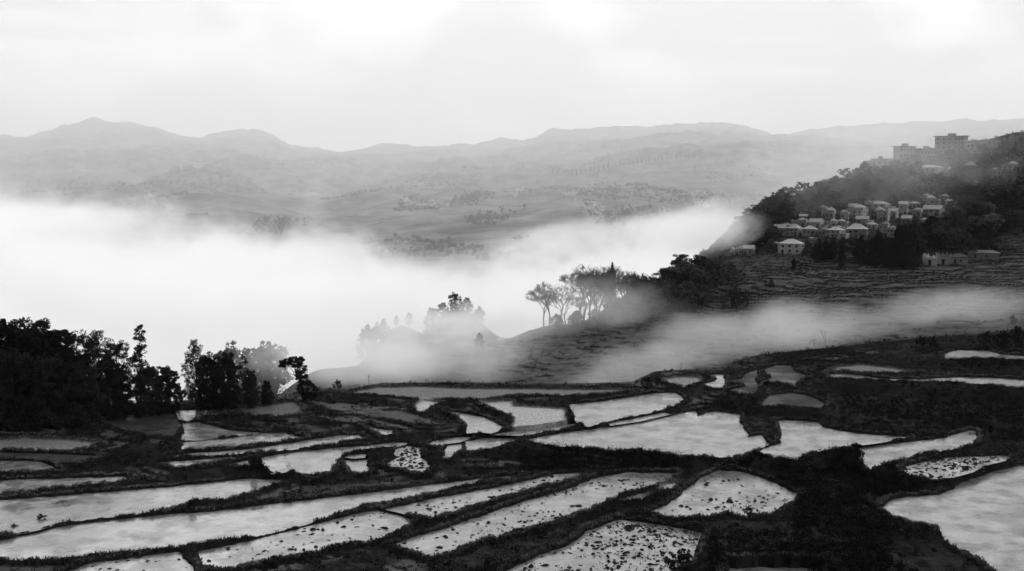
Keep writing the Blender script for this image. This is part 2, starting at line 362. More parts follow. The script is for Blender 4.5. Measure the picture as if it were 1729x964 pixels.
def table(cols, T, a_px, rowpos):
    """bilinear lookup: T[col,row]; rowpos fractional row"""
    ci = np.interp(a_px, cols, np.arange(len(cols))); c0 = np.clip(np.floor(ci).astype(int), 0, len(cols) - 2); fc = ci - c0
    fc = fc * fc * (3 - 2 * fc)
    r0 = np.clip(np.floor(rowpos).astype(int), 0, T.shape[1] - 2); fr = rowpos - r0
    return (T[c0, r0] * (1 - fr) + T[c0, r0 + 1] * fr) * (1 - fc) + (T[c0 + 1, r0] * (1 - fr) + T[c0 + 1, r0 + 1] * fr) * fc
_fc = sorted(FAR_PY)
def h_far(x, y):
    px = x / y * F + 864.5
    rows = []
    for k, Yk in enumerate(FAR_Y):
        if k < 7: py = np.interp(px, _fc, [FAR_PY[c][k] for c in _fc])
        elif k == 7: py = np.interp(px, *SKYP)
        else: py = np.interp(px, *SKYP) + 45
        rows.append(CAMZ - Yk * (py - 300) / 1930.0)
    if FAR_Y[0] == 850: pass
    ri = np.interp(y, FAR_Y, np.arange(len(FAR_Y))); z = np.zeros_like(y)
    for k in range(len(FAR_Y) - 1):
        m = (ri >= k) & ((ri < k + 1) | (k == len(FAR_Y) - 2)); f = np.clip(ri - k, 0, 1)
        z = np.where(m, rows[k] * (1 - f) + rows[k + 1] * f, z)
    s = sstep(y, 900, 1500) * (1 - .55 * sstep(y, 5200, 6800))
    gul = 1 - np.abs(fbm(x / 620 + 3, y / 760, 4, 21)) * 2
    z = z + s * (gul * 46 + fbm(x / 210, y / 260, 4, 33) * 18) * np.clip(y / 3000, .35, 1.3)
    z = z + fbm(x / 110, y / 110, 4, 40, .65) * 23 * np.clip(y / 6000, .06, 1.15)
    return z
def h_mid(x, y):
    px = x / y * F + 864.5
    rp = np.interp(y, MID_Y, np.arange(len(MID_Y)))
    z = table(MID_C, MID_T, px, rp)
    wl = fbm(x / 55, y / 55, 3, 5) * 1.5
    z = z + wl
    # the island of trees in the mist
    z = z + 20 * np.exp(-(((px - 772) / 66) ** 2 + ((y - 450) / 20) ** 2)) + 15 * np.exp(-(((px - 670) / 50) ** 2 + ((y - 432) / 14) ** 2))
    # narrow terraces cut round the slope
    amt = (1 - sstep(y, 424, 448)) * .95 * sstep(px + (400 - y) * 3, 560, 700) * np.where((px < 900) & (y > 395), 0, 1)
    amt = np.where((px > 1640) & (y > 430), np.maximum(amt, (1 - sstep(y, 470, 520)) * .95), amt)
    st = .85 + .0 * z; q = z / st + fbm(x / 30, y / 14, 3, 8) * 1.9 + fbm(x / 8, y / 4, 3, 18) * .6; fl = np.floor(q); fr = q - fl
    ter = (fl + sstep(fr, .62, 1.0)) * st + .22 * np.exp(-((fr - .60) / .10) ** 2)
    ter = ter - (q * st - z)
    z = z * (1 - amt) + ter * amt
    z = z + fbm(x / 3.2, y / 3.2, 3, 9) * .3
    return z
def h_fg(x, y):
    e1 = fbm(x / 1.1, y / 1.1, 3, 1) * .42 + fbm(x / 6, y / 6, 2, 2) * .5
    num = np.zeros_like(x); den = np.full_like(x, 1e-9); dmin = np.full_like(x, 1e9); zmin = np.zeros_like(x); mud = np.zeros_like(x)
    inw = np.zeros(x.shape, bool); dw = np.full_like(x, 1e9)
    for z, ty, P, mv in POLY:
        x0, y0 = P.min(0) - 9; x1, y1 = P.max(0) + 9
        dx = np.maximum(np.maximum(x0 - x, x - x1), 0); dy = np.maximum(np.maximum(y0 - y, y - y1), 0)
        d = np.sqrt(dx * dx + dy * dy) + 9.0
        m = (x > x0) & (x < x1) & (y > y0) & (y < y1)
        if m.any(): d[m] = signed_dist(x[m], y[m], P)
        if ty in 'ml': mud = np.maximum(mud, (mv) * (1 - sstep(d + e1, -.4, .9)))
        d = np.where(m, d + e1 * (1.0 if ty != 'l' else 0) - (.12 if ty != 'l' else 0), d)
        wg = 1.0 / (np.maximum(d, 0) + .25) ** 3.2
        num += z * wg; den += wg
        if ty not in 'l':
            c = d < dmin; dmin = np.where(c, d, dmin); zmin = np.where(c, z, zmin)
            if ty != 'm': dw = np.minimum(dw, d)
    base = num / den
    rough = fbm(x / 1.6, y / 1.6, 4, 12, .6)
    slope = base + rough * .35 * sstep(dmin, .3, 3) + fbm(x / 9, y / 9, 3, 13) * .55 * sstep(dmin, 1.5, 8)
    # small scalloped terraces in the wide banks
    q = slope / .5 + fbm(x / 12, y / 5, 3, 15) * 1.1; fr = q - np.floor(q); ter = (np.floor(q) + sstep(fr, .6, 1)) * .5 - (q * .5 - slope)
    k = sstep(dmin, 2.5, 6) * .8; slope = slope * (1 - k) + ter * k
    strk = (1 - sstep(fr, .45, .62)) * sstep(fbm(x / 7, y / 7, 3, 14), -.05, .35) * sstep(dmin, 1.2, 2.6)
    mud = np.maximum(mud, .20 * strk * (1 - sstep(x / y * F + 864.5, 1180, 1330) * .85))
    bund = (.40 + .45 * rough) * np.exp(-((dmin - .6) / .5) ** 2)
    out = slope + bund
    inside = zmin - .05 - .5 * sstep(-dmin, -.1, .9)
    mudf = zmin + .04 + rough * .10
    isw = dw <= dmin + 1e-4
    h = np.where(dmin < 0, np.where(isw, inside, mudf), out)
    bl = sstep(dmin, -.12, .28)
    h = np.where(dmin < .28, (np.where(isw, inside, mudf)) * (1 - bl) + out * bl, h)
    return h, mud, dmin, dw
def H(x, y, full=False):
    x = np.atleast_1d(np.asarray(x, np.float32)); y = np.atleast_1d(np.asarray(y, np.float32))
    px = x / y * F + 864.5
    Ye = np.interp(px, EDGE_PX, EDGE_Y); Ze = np.interp(px, EDGE_PX, EDGE_Z)
    z = np.zeros_like(x); mud = np.zeros_like(x); dm = np.full_like(x, 9.); dw = np.full_like(x, 9.)
    m = y < Ye + 6
    if m.any(): z[m], mud[m], dm[m], dw[m] = h_fg(x[m], y[m])
    z = np.where(m, z + (Ze - z) * sstep(y, Ye - 3.0, Ye + 1.0) * np.where(dm < .8, .0, 1), z)
    m2 = y > Ye
    if m2.any():
        zm = np.where(y[m2] < 870, h_mid(x[m2], y[m2]), 0)
        zf = np.where(y[m2] > 700, h_far(x[m2], np.maximum(y[m2], 850)), 0)
        b = sstep(y[m2], 720, 860); zm = zm * (1 - b) + zf * b
        k = sstep(y[m2], Ye[m2], Ye[m2] + np.where(px[m2] > 1250, 26, 34))
        z0 = np.where(m[m2], z[m2], Ze[m2]); z[m2] = z0 * (1 - k) + zm * k
    return (z, mud, dm, dw) if full else z
def hz(x, y): return float(H(x, y)[0])
def hit(px, py, y0=110.0, y1=8000.0):
    """where the sight line of a photo position meets the ground"""
    Ys = np.exp(np.linspace(math.log(y0), math.log(y1), 2600)).astype(np.float32)
    u, v = (px - 864.5) / F, (482 - py) / F
    dy, dz = math.cos(PITCH) + v * math.sin(PITCH), -math.sin(PITCH) + v * math.cos(PITCH)
    X = u / dy * Ys; Z = CAMZ + dz / dy * Ys; G = H(X, Ys)
    i = np.argmax(Z <= G)
    if not (Z <= G).any(): return None
    return (float(X[i]), float(Ys[i]), float(G[i]))

def sheet(name, a0, a1, nc, rows, mat, want_mud=False):
    """rows: function (photo column array) -> (nrow, ncol) distances"""
    a = np.linspace(a0, a1, nc).astype(np.float32); px = a * F + 864.5
    Yg = rows(px); nr = Yg.shape[0]; Xg = Yg * a[None, :]
    z, mud, dm, dw = H(Xg.ravel(), Yg.ravel(), True)
    V = np.stack([Xg.ravel(), Yg.ravel(), z], 1)
    idx = np.arange(nr * nc).reshape(nr, nc)
    q = np.stack([idx[:-1, :-1], idx[:-1, 1:], idx[1:, 1:], idx[1:, :-1]], -1).reshape(-1, 4)
    return mesh_np(name, V, q, mat, smooth_=True, attrs={'mud': mud} if want_mud else None), V, dm, dw, mud
def rows_fg(px):
    Ye = np.interp(px, EDGE_PX, EDGE_Y) + 5; t = np.linspace(0, 1, 640)[:, None]
    return (100 * (Ye[None, :] / 100) ** t).astype(np.float32)
def rows_mid(px):
    Ye = np.interp(px, EDGE_PX, EDGE_Y) + 1.5; t = np.linspace(0, 1, 560)[:, None]
    return (Ye[None, :] * (800 / Ye[None, :]) ** t).astype(np.float32)
def rows_far(px):
    t = np.linspace(0, 1, 420)[:, None]; return (np.ones((1, len(px))) * 790 * (8600 / 790) ** t).astype(np.float32)
fg, FV, FDM, FDW, FMUD = sheet('terraces', -.66, .70, 1400, rows_fg, M['soil'], True); tag(fg, kind='structure')
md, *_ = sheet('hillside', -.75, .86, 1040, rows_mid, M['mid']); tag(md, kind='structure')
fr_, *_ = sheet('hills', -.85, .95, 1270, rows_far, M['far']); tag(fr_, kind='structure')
# the ground the viewer stands on and the land all round, one wide low sheet
gv, gf = [], []
gx = np.concatenate([-np.geomspace(11000, 60, 26), np.linspace(-40, 40, 5), np.geomspace(60, 11000, 26)])
gy = np.concatenate([-np.geomspace(11000, 30, 22), np.linspace(-10, 101, 12), np.geomspace(140, 11000, 20)])
XX, YY = np.meshgrid(gx, gy)
ZZ = np.where(YY < 0, 43 + np.minimum(-YY * .3, 300), np.where(YY < 101, 43 - 44.8 * (np.clip(YY, 0, 101) / 101) ** .9, -260.0))
ZZ = np.where((YY > 101) & (YY < 200), -60, ZZ) ; ZZ = np.where(YY > 9000, 60, ZZ)
ix = np.arange(XX.size).reshape(XX.shape)
gq = np.stack([ix[:-1, :-1], ix[:-1, 1:], ix[1:, 1:], ix[1:, :-1]], -1).reshape(-1, 4)
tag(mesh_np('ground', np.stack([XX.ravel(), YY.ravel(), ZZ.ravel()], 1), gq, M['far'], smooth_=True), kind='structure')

# ------------------------------------------------------------------ water of each paddy
for z, ty, P, mv in POLY:
    if ty in 'ml': continue
    n = len(P); area = sum(P[i][0] * P[(i + 1) % n][1] - P[(i + 1) % n][0] * P[i][1] for i in range(n))
    sgn = 1 if area > 0 else -1; Q = []
    for i in range(n):
        e1 = P[i] - P[i - 1]; e2 = P[(i + 1) % n] - P[i]
        n1_ = np.array([e1[1], -e1[0]]) * sgn / (np.linalg.norm(e1) + 1e-6); n2_ = np.array([e2[1], -e2[0]]) * sgn / (np.linalg.norm(e2) + 1e-6)
        m_ = n1_ + n2_; L = np.linalg.norm(m_); m_ = m_ / L if L > .3 else n1_
        Q.append(P[i] + m_ * .48)
    bm = bmesh.new(); vs = [bm.verts.new((q[0], q[1], z)) for q in Q]; f = bm.faces.new(vs)
    if f.normal.z < 0: f.normal_flip()
    bmesh.ops.triangulate(bm, faces=bm.faces[:])
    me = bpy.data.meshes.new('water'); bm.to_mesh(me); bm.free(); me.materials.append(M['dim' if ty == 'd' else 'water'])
    o = bpy.data.objects.new('water', me); COL.objects.link(o); tag(o, kind='structure')

# ------------------------------------------------------------------ clods, grass, scrub (uncountable cover)
rs = np.random.RandomState(4)
def pts_in(P, n):
    lo, hi = P.min(0), P.max(0); p = rs.uniform(lo, hi, (n, 2)); d = signed_dist(p[:, 0], p[:, 1], P); return p[d < -.3], d[d < -.3]
OCT = np.array([(1,0,0),(.5,.87,0),(-.5,.87,0),(-1,0,0),(-.5,-.87,0),(.5,-.87,0),(.5,0,.8),(-.3,.4,.75),(-.3,-.45,.7)], np.float32)
OCF = np.array([(0,1,6),(1,2,7),(2,3,7),(3,4,8),(4,5,8),(5,0,6),(6,1,7),(6,7,8),(8,5,6),(7,3,8)], np.int32)
cv = []
for z, ty, P, mv in POLY:
    if ty not in 'cC': continue
    area = abs(sum(P[i][0] * P[(i + 1) % len(P)][1] - P[(i + 1) % len(P)][0] * P[i][1] for i in range(len(P)))) / 2
    bb = np.prod(P.max(0) - P.min(0)); dens = .34 if ty == 'c' else 1.25
    p, d = pts_in(P, int(bb * dens * 2.2))
    ca, sa = .93, .36; ru, rv = p[:, 0] * ca + p[:, 1] * sa, -p[:, 0] * sa + p[:, 1] * ca
    nz = fbm(ru / 7, rv / 1.3, 3, 77) * .9 + fbm(p[:, 0] / 9, p[:, 1] / 9, 2, 78) * .7
    keep = nz > rs.uniform(-.55, .50, len(p)) - (.25 if ty == 'C' else 0); p = p[keep]
    for (x, y) in p:
        s = abs(rs.normal(0, .13)) + .09; a = rs.uniform(0, 6.3)
        sc = np.array([s * rs.uniform(.8, 2.0), s * rs.uniform(.5, 1.1), s * rs.uniform(.5, 1.0)])
        q = OCT * (1 + rs.uniform(-.3, .3, OCT.shape)) * sc; c_, s_ = math.cos(a), math.sin(a)
        q = np.stack([q[:, 0] * c_ - q[:, 1] * s_, q[:, 0] * s_ + q[:, 1] * c_, q[:, 2]], 1) + (x, y, z - .02); cv.append(q)
cv = np.array(cv, np.float32); k = len(cv)
cf = (OCF[None] + (np.arange(k) * 9)[:, None, None]).reshape(-1, 3)
tag(mesh_np('mud_clods', cv.reshape(-1, 3), cf, M['clod']), 'dark clods of mud and stubble sticking out of the shallow paddy water', 'mud clods', kind='stuff')

def blades(P3, n, h0, h1, wd, spread, lean=.5):
    """n pointed blades round each base point"""
    B = np.repeat(P3, n, 0).astype(np.float32); k = len(B)
    B[:, :2] += rs.normal(0, spread, (k, 2)); h = rs.uniform(h0, h1, k); a = rs.uniform(0, 6.28, k); b = rs.uniform(0, 6.28, k)
    ln = np.abs(rs.normal(0, lean, k)) * h
    t = B + np.stack([np.cos(b) * ln, np.sin(b) * ln, h], 1)
    s = np.stack([np.cos(a), np.sin(a), 0 * a], 1) * (wd * rs.uniform(.6, 1.3, k))[:, None]
    m = (B + t) / 2 + np.stack([-np.cos(b) * ln * .15, -np.sin(b) * ln * .15, h * .1], 1)
    V = np.stack([B - s, B + s, m + s * .7, t, m - s * .7], 1).reshape(-1, 3)
    return V, (np.arange(k)[:, None] * 5 + np.array([[0, 1, 2, 3, 4]]))
def leaves(C, n, size, spread):
    """n small leaf faces round each centre (C: k,3; spread scalar or k)"""
    B = np.repeat(C, n, 0).astype(np.float32); k = len(B)
    sp = np.repeat(np.broadcast_to(spread, (len(C),)), n)
    dr = rs.normal(0, 1, (k, 3)); dr /= np.linalg.norm(dr, axis=1)[:, None] + 1e-6
    B += dr * (sp * rs.uniform(.25, 1, k) ** .6)[:, None] * np.array([1, 1, .8])
    u = rs.normal(0, 1, (k, 3)); u /= np.linalg.norm(u, axis=1)[:, None]; v = np.cross(u, rs.normal(0, 1, (k, 3))); v /= np.linalg.norm(v, axis=1)[:, None] + 1e-6
    s = size * rs.uniform(.5, 1.3, k)[:, None]
    V = np.stack([B - u * s, B - v * s * .55, B + u * s, B + v * s * .55], 1).reshape(-1, 3)
    return V, (np.arange(k)[:, None] * 4 + np.array([[0, 1, 2, 3]]))

st3 = cv.mean(1) - np.array([0, 0, .05]); st3 = st3[rs.choice(len(st3), int(len(st3) * .8), replace=False)]; st3[:, :2] += rs.normal(0, .25, (len(st3), 2))
bv, bf = blades(st3, 3, .12, .38, .022, .10, .35)
tag(mesh_np('stubble', bv, bf, M['clod']), 'thin dark rice stubble standing among the clods in the shallow water', 'stubble', kind='stuff')
# grass along the bunds
sel = np.where((FDM > .25) & (FDM < 1.5) & (FV[:, 1] > 108) & (np.abs(FV[:, 0] / FV[:, 1]) < .50) & (FMUD < .3))[0]
den = fbm(FV[sel, 0] / 3, FV[sel, 1] / 3, 3, 55)
sel = sel[(den > rs.uniform(-.6, .9, len(sel)))]; sel = rs.choice(sel, min(26000, len(sel)), replace=False)
bv, bf = blades(FV[sel], 5, .12, .42, .05, .16)
tag(mesh_np('grass', bv, bf, M['grass']), 'short rough grass along the mud bunds between the paddies', 'grass', kind='stuff')
sel = np.where((FDM > .3) & (FDM < .95) & (FV[:, 1] > 108) & (np.abs(FV[:, 0] / FV[:, 1]) < .50))[0]
den = fbm(FV[sel, 0] / 9, FV[sel, 1] / 9, 3, 155)
sel = sel[(den > rs.uniform(-.3, .6, len(sel)))]; sel = rs.choice(sel, min(17000, len(sel)), replace=False)
bv, bf = blades(FV[sel], 5, .10, .28, .035, .12)
tag(mesh_np('dry_grass', bv, bf, M['dry']), 'pale dry grass in patches along the tops of the mud bunds', 'grass', kind='stuff')
# scrub on the wide dark banks
sel = np.where((FDM > 1.7) & (FV[:, 1] > 108) & (np.abs(FV[:, 0] / FV[:, 1]) < .50) & (FMUD < .12))[0]
den = fbm(FV[sel, 0] / 7, FV[sel, 1] / 7, 3, 66)
sel = sel[(den > rs.uniform(-.2, .7, len(sel)))]; sel = rs.choice(sel, min(13000, len(sel)), replace=False)
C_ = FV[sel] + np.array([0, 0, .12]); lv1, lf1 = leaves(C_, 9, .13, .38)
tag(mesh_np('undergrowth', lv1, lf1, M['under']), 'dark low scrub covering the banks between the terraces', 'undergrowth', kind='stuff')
sel = np.where((FDM > 1.2) & (FV[:, 1] > 108) & (np.abs(FV[:, 0] / FV[:, 1]) < .50))[0]; sel = rs.choice(sel, 1500, replace=False)
C_ = FV[sel] + np.array([0, 0, .3]); lvb, lfb = leaves(C_, 34, .13, rs.uniform(.25, .85, len(sel)))
tag(mesh_np('brambles', lvb, lfb, M['under']), 'knee high black brambles scattered over the banks', 'brambles', kind='stuff')
# the shrubby gully down the lower right
gl = []
for (x0, x1, y0, y1, n, hh) in [(-60,300,692,716,520,2.6),(310,470,662,690,200,1.6),(880,1290,768,790,500,.9),(1310,1460,775,845,480,.9),(1340,1500,845,964,560,.8),(1190,1340,890,960,240,.6),(930,1100,762,786,260,.5),(1100,1300,778,790,160,.5),(1460,1560,795,830,200,.7),(1180,1300,690,668,120,.6),(1420,1729,660,720,700,.6),(1590,1729,612,634,240,.5)]:
    for _ in range(n):
        px, py = rs.uniform(x0, x1), rs.uniform(min(y0, y1), max(y0, y1)); p = W(px, py, (-1 if py > 730 else 2.2) if px > 480 else .1)
        g = H(p[0], p[1], True)
        if g[3][0] < .9: continue
        gl.append((p[0], p[1], float(g[0][0]) + hh * .4, hh * rs.uniform(.5, 1.3)))
gl = np.array(gl); lv2, lf2 = leaves(gl[:, :3], 42, .13, gl[:, 3])
tag(mesh_np('thicket', lv2, lf2, M['under']), 'black waist high thicket filling the gully and the steep banks', 'thicket', kind='stuff')

exec_marker = 'TREES'
# ------------------------------------------------------------------ trees
class Tube:
    def __init__(s): s.V, s.F, s.n = [], [], 0
    def seg(s, p, q, r0, r1, k=5):
        p, q = np.asarray(p, float), np.asarray(q, float); d = q - p; L = np.linalg.norm(d)
        if L < 1e-4: return
        d /= L; a = np.cross(d, (0, 0, 1.0) if abs(d[2]) < .9 else (1.0, 0, 0)); a /= np.linalg.norm(a); b = np.cross(d, a)
        th = np.arange(k) * 2 * math.pi / k; ring = np.cos(th)[:, None] * a + np.sin(th)[:, None] * b
        s.V.append(p + ring * r0); s.V.append(q + ring * r1)
        i = np.arange(k); j = (i + 1) % k
        s.F.append(np.stack([i, j, j + k, i + k], 1) + s.n); s.n += 2 * k
    def path(s, pts, r0, r1, k=5):
        m = len(pts) - 1
        for i in range(m): s.seg(pts[i], pts[i + 1], r0 + (r1 - r0) * i / m, r0 + (r1 - r0) * (i + 1) / m, k)
    def arrays(s): return np.concatenate(s.V), np.concatenate(s.F)
def bend(p, q, rng, amt, n=4):
    p, q = np.asarray(p, float), np.asarray(q, float); L = np.linalg.norm(q - p); o = [p]
    for i in range(1, n): o.append(p + (q - p) * i / n + rng.normal(0, amt * L, 3) * (1, 1, .4))
    return o + [q]
def clump_tree(name, clumps, height, leafm, lsize, per, seed, trunk_r=.18, lean=(0, 0), fill=1.0, bark='bark'):
    """trunk and limbs reaching into leaf clumps: clumps = (x, y, z, r)"""
    rng = np.random.RandomState(seed); root = empty(name)
    tb = Tube(); top = np.array([lean[0], lean[1], height * .8])
    main = bend((0, 0, -.4), top, rng, .035, 6); tb.path(main, trunk_r, trunk_r * .25, 7)
    C, Rr = [], []
    for (x, y, z, r) in clumps:
        f = np.clip(z / height * .75, .15, .95) * 6; i = int(min(f, 5)); b0 = main[i] + (main[i + 1] - main[i]) * (f - i)
        br = bend(b0, (x, y, z), rng, .06, 4); tb.path(br, trunk_r * .35, trunk_r * .08, 4)
        for _ in range(max(3, int(7 * fill))):
            d = rng.normal(0, 1, 3); d /= np.linalg.norm(d); e = np.array((x, y, z)) + d * r * rng.uniform(.5, 1.05) * (1, 1, .85)
            tb.path(bend(br[-2], e, rng, .08, 3), trunk_r * .1, trunk_r * .03, 3)
            C.append(e); Rr.append(r * rng.uniform(.25, .5))
        C.append((x, y, z)); Rr.append(r * .8)
    global rs; keep = rs; rs = rng
    V, Fc = leaves(np.array(C), per, lsize, np.array(Rr)); rs = keep
    tv, tf = tb.arrays(); mesh_np('trunk', tv, tf, M[bark], root); mesh_np('crown', V, Fc, M[leafm], root)
    return root
def round_clumps(h, rad, n, seed, low=.3, flat=.9):
    rng = np.random.RandomState(seed); c = []
    for i in range(n):
        a = i * 2.4 + rng.uniform(-.5, .5); t = (i + .5) / n; z = h * (low + (1 - low) * t)
        rr = rad * math.sin(math.pi * min(.97, .18 + .8 * t)) ** .6 * rng.uniform(.35, .95)
        c.append((math.cos(a) * rr, math.sin(a) * rr, z * rng.uniform(.92, 1.02) - rad * .2, rad * rng.uniform(.26, .46) * flat))
    return c
def bare_tree(name, h, spread, seed, levels=5, leaf=0, trunk_r=.2, leafm='leaf', lsz=.12, bark='twig', first=.35):
    rng = np.random.RandomState(seed); root = empty(name); tb = Tube(); tips = []
    def grow(p, d, L, r, lv):
        d = d / np.linalg.norm(d); n = 3; q = p.copy(); dd = d.copy(); r = max(r, trunk_r * .10)
        for i in range(n):
            dd = dd + rng.normal(0, .10, 3) + (0, 0, .04); dd /= np.linalg.norm(dd); q2 = q + dd * L / n
            tb.seg(q, q2, r * (1 - .3 * i / n), r * (1 - .3 * (i + 1) / n), 6 if lv > 2 else 3); q = q2
        if lv <= 2: tips.append(q)
        if lv == 0: return
        for k in range(3 if lv > 1 else 3):
            a = rng.uniform(0, 6.28) ; sp = spread * rng.uniform(.6, 1.25)
            side = np.cross(dd, rng.normal(0, 1, 3)); side /= np.linalg.norm(side) + 1e-6
            grow(q, dd + side * sp + (0, 0, .08), L * rng.uniform(.62, .82), r * .58, lv - 1)
    L0 = h * first; grow(np.array([0, 0, -.3]), np.array([0, 0, 1.0]), L0, trunk_r, levels)
    tv, tf = tb.arrays(); zmax = tv[:, 2].max(); sc = h / zmax; tv = tv * sc
    mesh_np('trunk', tv, tf, M[bark], root)
    if leaf:
        global rs; keep = rs; rs = rng
        V, Fc = leaves(np.array(tips) * sc, leaf, lsz, .35); rs = keep; mesh_np('crown', V, Fc, M[leafm], root)
    return root
def conifer(name, h, rad, leafm, seed, tiers=16, per=26, lsz=.16):
    rng = np.random.RandomState(seed); root = empty(name); tb = Tube(); tb.path([(0, 0, -.3), (0, 0, h * .5), (0, 0, h)], h * .018 + .05, .02, 6); C, Rr = [], []
    for i in range(tiers):
        t = i / (tiers - 1); z = h * (.10 + .88 * t); r = rad * (1 - t) ** .8 * rng.uniform(.75, 1.1) + .08
        for k in range(5):
            a = rng.uniform(0, 6.28); e = np.array((math.cos(a) * r, math.sin(a) * r, z - r * .25)); tb.seg((0, 0, z), e, .03, .01, 3)
            C += [e * (1, 1, 1), e * (.55, .55, 1) + (0, 0, r * .1)]; Rr += [r * .32 + .08] * 2
    global rs; keep = rs; rs = rng
    V, Fc = leaves(np.array(C), per, lsz, np.array(Rr)); rs = keep
    tv, tf = tb.arrays(); mesh_np('trunk', tv, tf, M['bark'], root); mesh_np('crown', V, Fc, M[leafm], root)
    return root

PROTO, HEIGHT, USED = {}, {}, set()
def proto(key, fn, h): PROTO[key] = fn(); HEIGHT[key] = h
def place(key, name, px, top_y, base_y, label, cat, group=None, Y=None, rz=None, wide=1.0, sink=0.0):
    """stand a plant on the ground where the photo shows its foot, as tall as it shows"""
    if Y is None:
        g = hit(px, base_y)
    else:
        X = (px - 864.5) / F * Y; g = (X, Y, hz(X, Y))
    if g is None or (Y is None and g[1] > 760 and top_y > 300): return None
    hgt = zat(top_y, g[1]) - g[2]
    if hgt < .3: hgt = .3
    s = hgt / HEIGHT[key]
    if key in USED: o = copy_tree(PROTO[key])
    else: o = PROTO[key]; USED.add(key)
    o.name = name; o.location = (g[0], g[1], g[2] - sink); o.scale = (s * wide, s * wide, s)
    o.rotation_euler = (0, 0, rz if rz is not None else random.uniform(0, 6.28))
    for k in ('label', 'category', 'group', 'kind'):
        if k in o: del o[k]
    tag(o, label, cat, group)
    return o
random.seed(11)
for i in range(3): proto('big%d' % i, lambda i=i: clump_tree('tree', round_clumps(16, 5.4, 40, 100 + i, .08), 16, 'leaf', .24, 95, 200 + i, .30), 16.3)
for i in range(2): proto('airy%d' % i, lambda i=i: clump_tree('tree', round_clumps(17, 4.4, 34, 120 + i, .25, .85), 17, 'leaf', .16, 34, 220 + i, .22, fill=1.6), 17.2)
proto('spire', lambda: clump_tree('tree', [(0,0,13.6,.75),(.6,.2,12.4,.9),(-.7,0,11.2,1.0),(.9,-.3,9.8,1.2),(-1.1,.3,8.6,1.4),(.4,.4,7.2,1.6),(1.6,.2,5.6,1.7),(-1.6,-.4,5.0,1.7),(0,.3,3.6,2.0)], 14, 'leaf', .16, 48, 301, .16), 14.3)

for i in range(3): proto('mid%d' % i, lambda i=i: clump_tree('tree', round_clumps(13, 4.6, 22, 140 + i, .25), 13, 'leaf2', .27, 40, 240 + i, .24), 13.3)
# ---- left edge wood
LW = [(-45,528,712,'big0'),(8,529,714,'big1'),(52,533,716,'big2'),(96,545,716,'big0'),(134,550,714,'airy0'),(166,556,708,'airy1'),(200,566,706,'airy0'),
      (24,585,724,'big2'),(80,590,722,'big1'),(140,600,716,'big0'),(196,610,710,'big2'),(240,549,702,'spire'),(254,612,706,'big1'),(284,614,698,'big0')]
LWL = ['tall dark leafy tree at the left edge of the photo, cut by the frame','tall leafy tree second from the left edge, level ragged top','tall dark tree whose crown top reaches highest in the left wood',
 'broad dark tree between the tallest left trees and the airy ones','airy tree with see-through top, first of three in the left wood','airy tree with see-through top, middle of three in the left wood','airy tree with see-through top, nearest the spire in the left wood',
 'low dark tree in front of the far left wood, above the narrow mud paddy','dark bushy tree in front of the left wood, second in the front row','black bushy tree in front of the airy crowns, third in the front row','black bushy tree left of the spire, front row of the left wood',
 'slender spire-topped tree sticking up from the right part of the left wood','black round tree right under the slender spire','rounded black tree ending the left wood beside the misty gap']
for (x, t, b, k), l in zip(LW, LWL): place(k, 'tree', x, t, b, l, 'tree', 'trees of the left wood', wide=1.0)
G2 = [(332,572,692,'airy1','airy tree with a tufted top just right of the misty gap'),(352,596,691,'big1','dense black tree under the tufted airy top'),(384,592,691,'big2','round-topped dark tree in the middle of the second clump'),
      (412,598,690,'spire','narrow tree with a small flat tuft on its tip in the second clump'),(424,622,688,'big0','black bushy tree on the right of the second clump'),(450,640,684,'big1','lowest black tree at the right end of the second clump')]
for x, t, b, k, l in G2: place(k, 'tree', x, t, b, l, 'tree', 'trees of the second clump', wide=.8 if x < 420 else .72)
# the hooked tree
s_ = 1.0
proto('hook', lambda: clump_tree('tree', [(0,0,1.2,1.0),(.9,.2,1.0,.8),(-.3,.2,2.4,1.1),(.5,-.2,3.0,1.0),(-.2,0,3.9,1.15),(-.5,.2,5.0,1.15),(-.8,-.2,6.1,1.2),(-1.5,0,7.2,1.15),(-2.4,.2,7.7,.95),(-3.2,0,7.2,.75),(-3.6,.1,6.7,.5),(1.5,0,2.2,.6),(-.9,.1,7.8,.8)], 7.5, 'leaf', .16, 95, 310, .2, lean=(-1.2, 0)), 8.7)
place('hook', 'tree', 517, 600, 676, 'dark tree whose top hooks over to the left, standing alone in the mist', 'tree', rz=0.0, wide=1.25)
